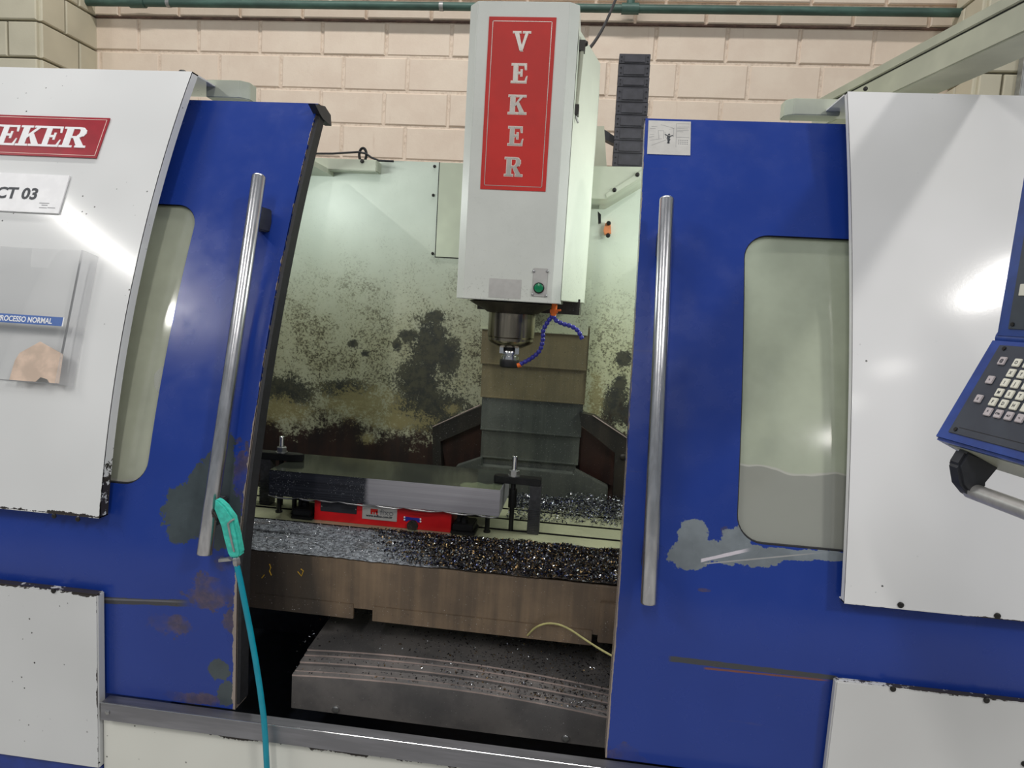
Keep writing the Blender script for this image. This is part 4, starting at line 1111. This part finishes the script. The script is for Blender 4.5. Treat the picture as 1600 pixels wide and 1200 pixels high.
def shz(x, y):
    v = min(1, max(0, (y - 1.697) / .25))
    prof_ = .35 + .65 * math.sin(v * math.pi) ** .6
    if v > .93: prof_ *= (1 - v) / .07
    r_ = max(0, min(1, (x + .45) / .4))
    h_ = (.010 + .014 * r_) * prof_ * (.8 + .35 * math.sin(x * 31 + y * 57) * math.sin(x * 13 - y * 91)) + random.uniform(-.0012, .0012)
    if x < -.42: h_ -= .011 * math.exp(-((y - 1.838 - .003 * math.sin(x * 9)) / .0065) ** 2) + .005 * math.exp(-((y - 1.775) / .006) ** 2)
    return TZ + max(h_, .0003)
def place_front():
    while True:
        x = random.uniform(-.62, .19); y = random.uniform(1.696, 1.95)
        edge = -.40 + (y - 1.72) * -.55
        if x < edge - .12: continue
        if x < edge + .1 and random.random() > (x - edge + .12) / .22: continue
        v = (y - 1.702) / .243
        return x, y, shz(x, min(y, 1.944)) + random.uniform(0, .006)
tag(chip_mesh('steel_chips', 15000, place_front, (.0035, .0065), chip_cols, .8), 'heap of dark blue and gold steel chips along the front of the table', 'metal chips', kind='stuff')
def place_rear():
    while True:
        x = random.uniform(-.23, .2); y = random.uniform(2.18, 2.43)
        v = (y - 2.15) / .28
        if random.random() < .55 and x > -.04: 
            if y < 2.2 + .08 * random.random(): continue
            return x, y, TZ + random.random() * .045 * max(0, v)
        if y > 2.3 or random.random() < .25: return x, y, TZ + random.random() * .02 * v
tag(chip_mesh('steel_chips', 6000, place_rear, (.0035, .0065), [(CS, 28), (CX, 34), (CB, 20), (CD, 26)], .8), 'loose silver and blue chips piled at the rear of the table', 'metal chips', kind='stuff')
# matted fine shavings on the left half of the table front
T = Tree('matted_shavings'); n = T.noise(150, 5, .75, (.45, 1, 1)); n4 = T.noise(11, 4, .65, (.5, 1, 1)); h = T.voro(260)
c = T.mix(n.sm(.35, .68), (56, 58, 64), (158, 162, 170)); c = T.mix(n4.sm(.56, .72) * .8, c, (84, 74, 70)); c = T.mix((1 - h.sm(.1, .22)) * n.sm(.5, .62), c, (196, 198, 202))
gr = (1.0 - (T.y - 1.838).ab() / .008).sm(0, .8) * (1.0 - (T.x).sm(-.5, -.4))
c = T.mix(gr * .85, c, (22, 22, 24))
c = T.mix((T.x + (n4 - .5) * .3 + (T.y - 1.8) * .5).sm(-.5, -.34), c, T.mix(n.sm(.45, .65), (26, 24, 26), (84, 68, 52)))
M['shav'] = T.out(c, .5, .3, n, .8, .006)
b = MB(); nx, ny = 170, 30; gx0, gx1 = -1.1, .3
vs = [(gx0 + (gx1 - gx0) * i / nx, 1.696 + .25 * j / ny, shz(gx0 + (gx1 - gx0) * i / nx, 1.696 + .25 * j / ny)) for j in range(ny + 1) for i in range(nx + 1)]
fs = [(j * (nx + 1) + i, j * (nx + 1) + i + 1, (j + 1) * (nx + 1) + i + 1, (j + 1) * (nx + 1) + i) for j in range(ny) for i in range(nx)]
b.add(vs, fs)
tag(b.build('shavings', M['shav'], None, fixn=False), 'matted grey fine shavings covering the left front of the table', 'metal shavings', kind='stuff')
def place_left():
    x = random.uniform(-1.08, -.36); y = random.uniform(1.70, 1.945); return x, y, shz(x, y) + .0005
tag(chip_mesh('fine_shavings', 4200, place_left, (.0016, .0036), [(CS, 30), (CX, 50), (CD, 24)], .6), 'fine silver slivers lying over the matted shavings at left', 'metal shavings', kind='stuff')
def place_way():
    while True:
        x = random.uniform(-.74, .16); y = random.uniform(1.605, 1.98)
        if random.random() > .12 + .88 * max(0, min(1, (x + .5) / .5)) and y < 1.86: continue
        if y > 1.86 and random.random() < .3: continue
        k = sum(1 for q in wy if y > q) - 1
        zz = wayz + wdz[k] + bow(x) + (.05 * (y - 1.7) / .5 if k == 4 else 0)
        return x, y, zz
tag(chip_mesh('scattered_chips', 5200, place_way, (.0022, .0055), [(CD, 44), (CG, 20), (CX, 22), (CS, 16)], .7), 'scattered small chips on the bowed plates below the table', 'metal chips', kind='stuff')
# yellow wire poking from under the table
wp = [PY(x, y, yy) for x, y, yy in ((824, 993, 1.69), (838, 978, 1.685), (860, 972.5, 1.68), (885, 979, 1.67), (915, 1000, 1.65), (940, 1016, 1.63), (964, 1029, 1.61), (985, 1040, 1.6))]
wp = [wp[0]] + [a_ * (1 - t_) + b_ * t_ for a_, b_, c_ in [(.5 * (wp[i - 1] + wp[i]), .5 * (wp[i] + wp[i + 1]), wp[i]) for i in range(1, len(wp) - 1)] for t_ in ()] + [(.5 * (wp[i - 1] + wp[i])) * (1 - t_) ** 2 + 2 * wp[i] * t_ * (1 - t_) + (.5 * (wp[i] + wp[i + 1])) * t_ ** 2 for i in range(1, len(wp) - 1) for t_ in (0, .25, .5, .75)] + [wp[-1]]
tag(MB().tube(wp, .0026, 8).build('loose_wire', M['wire_yellow'], None), 'loose yellow wire curling out under the table front', 'wire')

# ================================================================== AIR GUN
gy = 1.452
gun = thing('air_gun', 'teal plastic air blow gun hanging by the left door handle on a teal hose', 'air gun', PY(375, 885, gy))
def gp(x, y, dy=0): return PY(x - 3, y, gy + dy)
body = [(338, 780), (345, 783), (354, 791), (367, 809), (370, 822), (374, 838), (379, 866), (376, 871), (364, 873), (359, 868), (352, 842), (348, 824), (341, 806), (337, 796)]
MB().prism([gp(x, y, -.011) for x, y in body], (0, .022, 0)).build('gun_body', M['teal'], gun, bevel=.0035)
MB().tube([gp(x, y, -.012) for x, y in ((369, 811), (364, 814), (359.5, 818), (362, 832), (365, 846), (369, 862))], [.002, .0028, .0028, .0026, .0026, .0022], 8).build('trigger', M['galv'], gun)
MB().tube([gp(337, 800), gp(343, 808), gp(341, 812)], [.006, .007, .004], 10).build('nozzle', M['screw'], gun)
MB().tube([gp(371.5, 871), gp(372, 873), gp(372.8, 880), gp(373, 884)], [.0075, .0095, .0095, .007], 6).build('hose_fitting', M['nut'], gun)
hp = [(373, 883, 0), (378, 905, 0), (386, 945, -.003), (394, 985, -.006), (402, 1030, -.01), (409, 1075, -.012), (415, 1120, -.014), (418, 1160, -.015), (420, 1200, -.015), (421, 1260, -.015), (421, 1330, -.014)]
MB().tube([gp(*q) for q in hp], .0068, 12).build('air_hose', M['teal_hose'], gun)
wkp = PY(352, 872, 1.49)
MB().prism([PY(x, y, 1.494) for x, y in ((345, 871), (360, 869), (366, 874), (345, 876))], (0, -.012, 0)).build('gun_hook', M['nut'], dl, bevel=.001)

# ================================================================== SIGNS, HOLDER ON THE LEFT COVER
def cover_frame(px, py, off): 
    p = PF(px, py, fL); return fframe(fL, p[0], p[2], off), p
pT = PF(165, 186, fL); pBm = PF(152, 248, fL); xR_ = .5 * (PF(170, 186, fL)[0] + PF(155.5, 248, fL)[0])
zc = .5 * (pT[2] + pBm[2]); hgt = math.dist(pT, pBm); kx = pT[1] / FPX
sw = 232 * kx
fr = fframe(fL, xR_, zc, .001)
sg = thing('brand_plate', 'maroon brand plate with white slab lettering on the left cover', 'sign', (xR_ - sw / 2, fL(zc), zc))
b = MB(); fbox(b, fr, -sw, 0, -hgt / 2, hgt / 2, 0, .0025, 0)
e = .006
for (a0, a1, b0, b1) in ((-sw + e, -e, -hgt/2 + e, -hgt/2 + e + .0012), (-sw + e, -e, hgt/2 - e - .0012, hgt/2 - e), (-sw + e, -sw + e + .0012, -hgt/2 + e, hgt/2 - e), (-e - .0012, -e, -hgt/2 + e, hgt/2 - e)):
    fbox(b, fr, a0, a1, b0, b1, .0025, .0029, 1)
b.build('plate', [M['maroon'], M['white_edge']], sg, smooth=False)
lw = [42, 38, 45, 38, 47]; gap = -1.0; lh = hgt * .5
x = -26 * kx
for chh, w_ in reversed(list(zip('VEKER', lw))):
    x0_ = x - w_ * kx * .95; b = MB(); glyph(b, chh, fr, x0_, -lh / 2 - .002, w_ * kx * .92, lh, .0012, 0, .0025, .0008)
    b.build('letter', M['white_print'], sg, smooth=False); x = x0_ - gap * kx
pT = PF(105, 275.5, fL); pBm = PF(92, 335, fL); xR_ = .5 * (PF(110, 276, fL)[0] + PF(95, 335, fL)[0]); zc = .5 * (pT[2] + pBm[2]); hgt = math.dist(pT, pBm)
fr = fframe(fL, xR_, zc, .001); sw = 190 * kx
sg = thing('number_sign', 'white number sign reading CT 03 on the left cover', 'sign', (xR_ - sw / 2, fL(zc), zc))
b = MB(); fbox(b, fr, -sw, 0, -hgt / 2, hgt / 2, 0, .004, 0); b.build('sign_board', M['white_print'], sg, bevel=.0008)
b = MB(); text_into(b, 'CT 03', 27 * kx, fr @ Matrix.Translation((-43.5 * kx, -11 * kx, .0041)), .0014, 0, 'RIGHT', 1.04); b.build('lettering', M['dark_print'], sg, smooth=False, fixn=False)
b = MB()
for (a0, a1, h_) in ((-37, -20, -17.5), (-32, -22, -21), (-35, -22, -25.5), (-21, -8, -25)): fbox(b, fr, a0 * kx, a1 * kx, h_ * kx, (h_ + .9) * kx, .004, .0044, 0)
b.build('small_print', M['grey_print'], sg, smooth=False)
# clear acrylic document holder
zc = .5 * (PF(115, 398, fL)[2] + PF(97, 603, fL)[2])
pBt = PF(60, 601, fL); pTp = PF(90, 398, fL); xR_ = .5 * (PF(130, 398, fL, -.03)[0] + PF(98, 602, fL, -.03)[0])
hd = math.dist(PF(95, 398, fL, -.0), PF(70, 602, fL, -.0)); kh = pBt[1] / FPX
fr = fframe(fL, xR_, zc, .002)
dh = thing('document_holder', 'clear acrylic document pocket with a blue strip label on the left cover', 'document holder', (xR_ - .1, fL(zc) - .015, zc - hd / 2))
W_ = .30; D_ = .032; H2 = hd / 2
kk = kh
outl = [(-W_, -H2), (0, -H2), (0, H2), (-36 * kk, H2), (-46 * kk, H2 - .010), (-53 * kk, H2 - .030), (-58 * kk, H2 - .05), (-92 * kk, H2 - .05), (-94 * kk, H2 - .034), (-97 * kk, H2 - .002), (-W_, H2)]
b = MB(); b.prism([fr @ Vector((q, w_, D_)) for q, w_ in outl], [fr[i][2] * .0025 for i in range(3)]); b.build('front_sheet', M['acrylic'], dh, smooth=False)
MB().box(-W_, .02, -H2, H2 + .01, 0, .0015, 0, fr).build('back_sheet', M['acrylic'], dh, smooth=False)
b = MB(); b.prism([fr @ Vector(q) for q in ((0, -H2, D_), (0, H2, D_), (.016, H2 - .004, .002), (.016, -H2, .002))], [fr[i][0] * .0025 for i in range(3)]); b.build('side_sheet', M['acrylic_edge'], dh, smooth=False)
MB().box(-W_, 0, -H2, -H2 + .002, .002, D_, 0, fr).build('bottom_sheet', M['acrylic'], dh, smooth=False)
MB().box(-.004, 0, -H2, H2, D_, D_ + .003, 0, fr).box(-W_, 0, -H2, -H2 + .0022, D_ + .0025, D_ + .003, 0, fr).build('front_edge', M['acrylic_edge'], dh, smooth=False)
ly = -H2 + 100 * kk
def lab_pt(px, py): return fr.inverted() @ Vector(PF(px, py, fL, -(D_ + .006)))
q = lab_pt(98, 503); q2 = lab_pt(99, 496); q3 = lab_pt(98, 510)
b = MB(); fbox(b, fr, -W_ + .01, q.x, q3.y, q2.y, D_ + .003, D_ + .0035, 0); 
fbox(b, fr, q.x, q.x + .003, q3.y, q2.y, D_ + .003, D_ + .0034, 1)
b_l = b.build('strip_label', [M['label_blue'], M['white_print']], dh, smooth=False)
b = MB(); text_into(b, 'PROCESSO NORMAL', (q2.y - q3.y) * .86, fr @ Matrix.Translation((q.x - .027, (q2.y + q3.y) / 2 - (q2.y - q3.y) * .3, D_ + .0036)), .0004, 0, 'RIGHT', .82); b.build('lettering', M['white_print'], b_l, smooth=False, fixn=False)
pp = []
for px, py in ((17, 597), (25, 564), (32, 552), (48, 543), (64, 534), (100, 554), (95, 600), (80, 600), (76, 593), (66, 590), (58, 598)):
    p = fr.inverted() @ Vector(PF(px, py, fL, -.022)); pp.append(fr @ Vector((p.x, max(p.y, -H2 + .004), .02)))
b = MB().prism(pp, [fr[i][2] * .001 for i in range(3)])
tag(b.build('paper_sheet', M['paper'], None, smooth=False), 'torn beige paper inside the clear document pocket', 'paper')

# ================================================================== CONTROL PENDANT
K0 = Vector(PY(1554, 528, 1.05))
ad = Vector(ray(728, 462)); ad = -Vector((ad.x, ad.y, 0)).normalized()        # along the panel, towards the viewer
up = Vector((0, 0, 1)); nn = ad.cross(up); 
if nn.x > 0: nn = -nn
def onplane(px, py, o, n):
    d = Vector(ray(px, py)); c_ = Vector(CAM); t_ = (Vector(o) - c_).dot(n) / d.dot(n); return c_ + d * t_
# screen part: leans back slightly; keyboard part: tips out. Find slopes so that left edges meet the photo.
top = None
def edge_dir(px, py):
    # point on the ray lying in the plane through K0 spanned by up and nn (perpendicular to ad)
    return onplane(px, py, K0, ad)
eT = edge_dir(1596, 280) - K0; eK = edge_dir(1461, 685) - K0
print('pendant', K0, ad, nn, eT, eK, eT.length, eK.length)
pend = thing('control_pendant', 'blue framed control pendant with keyboard hanging by the right cover', 'control panel', K0)
Lp = .42
fK = frame(K0, ad, -eK)         # x along panel, y up the keyboard
fT = frame(K0, ad, eT)
MB().cyl(K0 - Vector((nn.x, nn.y, 0)) * .014, K0 - Vector((nn.x, nn.y, 0)) * .014 + ad * Lp, .0135, 20).build('hinge_fold', M['panel_blue'], pend)
for fr_ in (fK, fT): print('normal', fr_.col[2])
kl = eK.length; tl = eT.length + .12
flipK = 1
b = MB(); dk = .055
# keyboard housing with sloping lower lip
b.box(-.005, Lp, -kl, 0, -dk, 0, 0, fK)
kb = b.build('keyboard_frame', M['panel_blue'], pend, bevel=.004)
b = MB(); b.box(0, Lp, 0, tl, -dk, 0, 0, fT); sb_ = b.build('screen_frame', M['panel_blue'], pend, bevel=.004)
inv = fK.inverted()
def kpt(px, py): 
    n_ = Vector((fK[0][2], fK[1][2], fK[2][2])); return inv @ onplane(px, py, K0 + n_ * .001, n_)
a0 = kpt(1562, 539); a1 = kpt(1482, 675)
print('kb inset', a0, a1)
MB().box(min(a0.x, a1.x) , Lp - .02, a1.y, a0.y, .0002, .0015, 0, fK).build('keyboard_plate', M['panel_dark'], kb, bevel=.0006)
invT = fT.inverted()
def tpt(px, py):
    n_ = Vector((fT[0][2], fT[1][2], fT[2][2])); return invT @ onplane(px, py, K0 + n_ * .001, n_)
c0_ = tpt(1575, 514)
MB().box(c0_.x, Lp - .02, c0_.y, tl - .02, .0002, .0015, 0, fT).build('screen_plate', M['panel_dark'], sb_, bevel=.0006)
q = tpt(1598, 453); 
bq = MB(); bq.box(q.x - .004, q.x + .02, q.y - .008, q.y + .008, .0015, .003, 0, fT); bq.build('screen_key', M['key'], sb_, bevel=.0005)
for px, py in ((1583, 507),): 
    q = tpt(px, py); MB().cyl(fT @ Vector((q.x, q.y, .0015)), fT @ Vector((q.x, q.y, .003)), .003, 12).build('screw', M['screw'], sb_)
for px, py in ((1570, 545), (1494, 671)):
    q = kpt(px, py); MB().cyl(fK @ Vector((q.x, q.y, .0015)), fK @ Vector((q.x, q.y, .003)), .003, 12).build('screw', M['screw'], kb)
# keys
rows_ = [((1591, 568), 'ONG'), ((1582, 584), 'XYZ'), ((1572.5, 599), 'IJK'), ((1563.5, 614.5), 'MST'), ((1554, 629), 'FDH'), ((1546, 644.5), None)]
base = kpt(*rows_[3][0]); nxt = kpt(1580, 617); pitch = nxt.x - base.x
p5 = kpt(*rows_[4][0]); vy = (kpt(*rows_[0][0]).y - kpt(*rows_[5][0]).y) / 5
print('key pitch', pitch, vy, base)
ks = min(abs(pitch), abs(vy)) * .40
def key(x, y, txt, mat, wx=1.0, wy_=1.0):
    b = MB(); b.box(x - ks * wx, x + ks * wx, y - ks * wy_, y + ks * wy_, .0016, .0042, 0, fK)
    k_ = b.build('key', mat, kb, bevel=.0008)
    if txt:
        sz = ks * 1.1 if len(txt) == 1 else ks * .62
        t_ = MB(); text_into(t_, txt, sz, fK @ Matrix.Translation((x, y - sz * .35, .0043)), .0001, 0, 'CENTER', .9, 0, .0002)
        for v_, f_ in ((t_, 0),):
            me = bpy.data.meshes.new('lettering'); me.from_pydata(t_.v, [], t_.f); me.materials.append(M['dark_print'])
            # merge lettering into the key's mesh
        bm = bmesh.new(); bm.from_mesh(k_.data); n0 = len(bm.faces); bm.from_mesh(me); bm.faces.ensure_lookup_table()
        for i in range(n0, len(bm.faces)): bm.faces[i].material_index = 1
        bm.to_mesh(k_.data); bm.free(); k_.data.materials.append(M['dark_print']); bpy.data.meshes.remove(me)
    return k_
for r, (pxy, tx) in enumerate(rows_):
    q = kpt(*pxy)
    for c_ in range(4):
        if tx is None: key(q.x + pitch * c_, q.y, ['^', 'CTRL', 'ALT', '<-'][c_], M['key_grey'])
        else: key(q.x + pitch * c_, q.y, tx[c_] if c_ < len(tx) else '', M['key'])
for (px, py), sym in zip(((1568, 565), (1549, 594.5), (1531, 624)), ('@', 'ii', '[]')):
    q = kpt(px, py); key(q.x, q.y, sym, M['key_grey'])
q0 = kpt(1499, 668)
MB().box(q0.x, Lp - .03, q0.y - .0003, q0.y + .0003, .0015, .0018, 0, fK).build('scribed_line', M['screw'], kb)
# under side and grab rail
MB().box(.012, Lp - .01, -kl - .001, -kl + .03, -dk - .03, -.008, 0, fK).build('lower_housing', M['beam_paint'], pend, bevel=.003)
Hn = Vector((fK[0][2], fK[1][2], fK[2][2]))
g0 = onplane(1503, 706, K0 + eK, ad)
hb = [onplane(x, y, K0 + eK + ad * .025, ad) for x, y in ((1493, 699), (1530, 712), (1545, 722), (1520, 752), (1520, 768), (1513, 778), (1497, 768), (1484, 752), (1479, 722))]
for k_ in (0, .325): MB().prism([p_ + ad * k_ for p_ in hb], ad * .024).build('rail_bracket', M['plastic_dark'], pend, bevel=.004)
r0 = onplane(1516, 766, K0 + eK + ad * .036, ad)
hbar = MB().cyl(r0, r0 + ad * .34, .0115, 24).build('grab_rail', M['satin'], pend)

# pendant arm: box beam over the right cover towards the viewer
bz = 2.19; A = PZ(1403, 142, bz); Bq = PZ(1600, 50, bz)
bd = Vector((Bq[0] - A[0], Bq[1] - A[1], 0)).normalized(); bw = PZ(1475, 143, bz)
rt = Vector((-bd.y, bd.x, 0));
if rt.x < 0: rt = -rt
wd = abs((Vector(bw) - Vector(A)).dot(rt))
# height of the left face from the line (1500, 53.6) over (1500, 96.7)
lo = Vector(PZ(1500, 96.7, bz)); d_ = Vector(ray(1500, 53.6)); tt = (lo - Vector(CAM)).dot(rt) / d_.dot(rt); hi = Vector(CAM) + d_ * tt
hb_ = hi.z - bz
print('beam', A, Bq, bd, wd, hb_)
fb = frame(Vector((A[0], A[1], bz)), bd, (0, 0, 1))
arm = thing('pendant_arm', 'sloping looking grey green box arm above the right cover', 'arm', (A[0], A[1], bz))
sgn = 1 if Vector(fb.col[2][:3]).dot(rt) > 0 else -1
zz0, zz1 = (0, wd) if sgn > 0 else (-wd, 0)
MB().box(-.45, 1.5, 0, hb_, zz0, zz1, 0, fb).build('arm_box', M['beam_paint'], arm, bevel=.004)
screw(PY(1352, 139, 2.02), .006, arm)
MB().box(-.452, 1.5, hb_ + .003, hb_ + .03, zz0 - .002, zz1 + .002, 0, fb).build('arm_lid', M['beam_paint'], arm, bevel=.002)
MB().box(-.45, 1.5, hb_ - .001, hb_ + .0035, zz0 + .004, zz1 - .004, 0, fb).build('lid_seal', M['rubber'], arm)
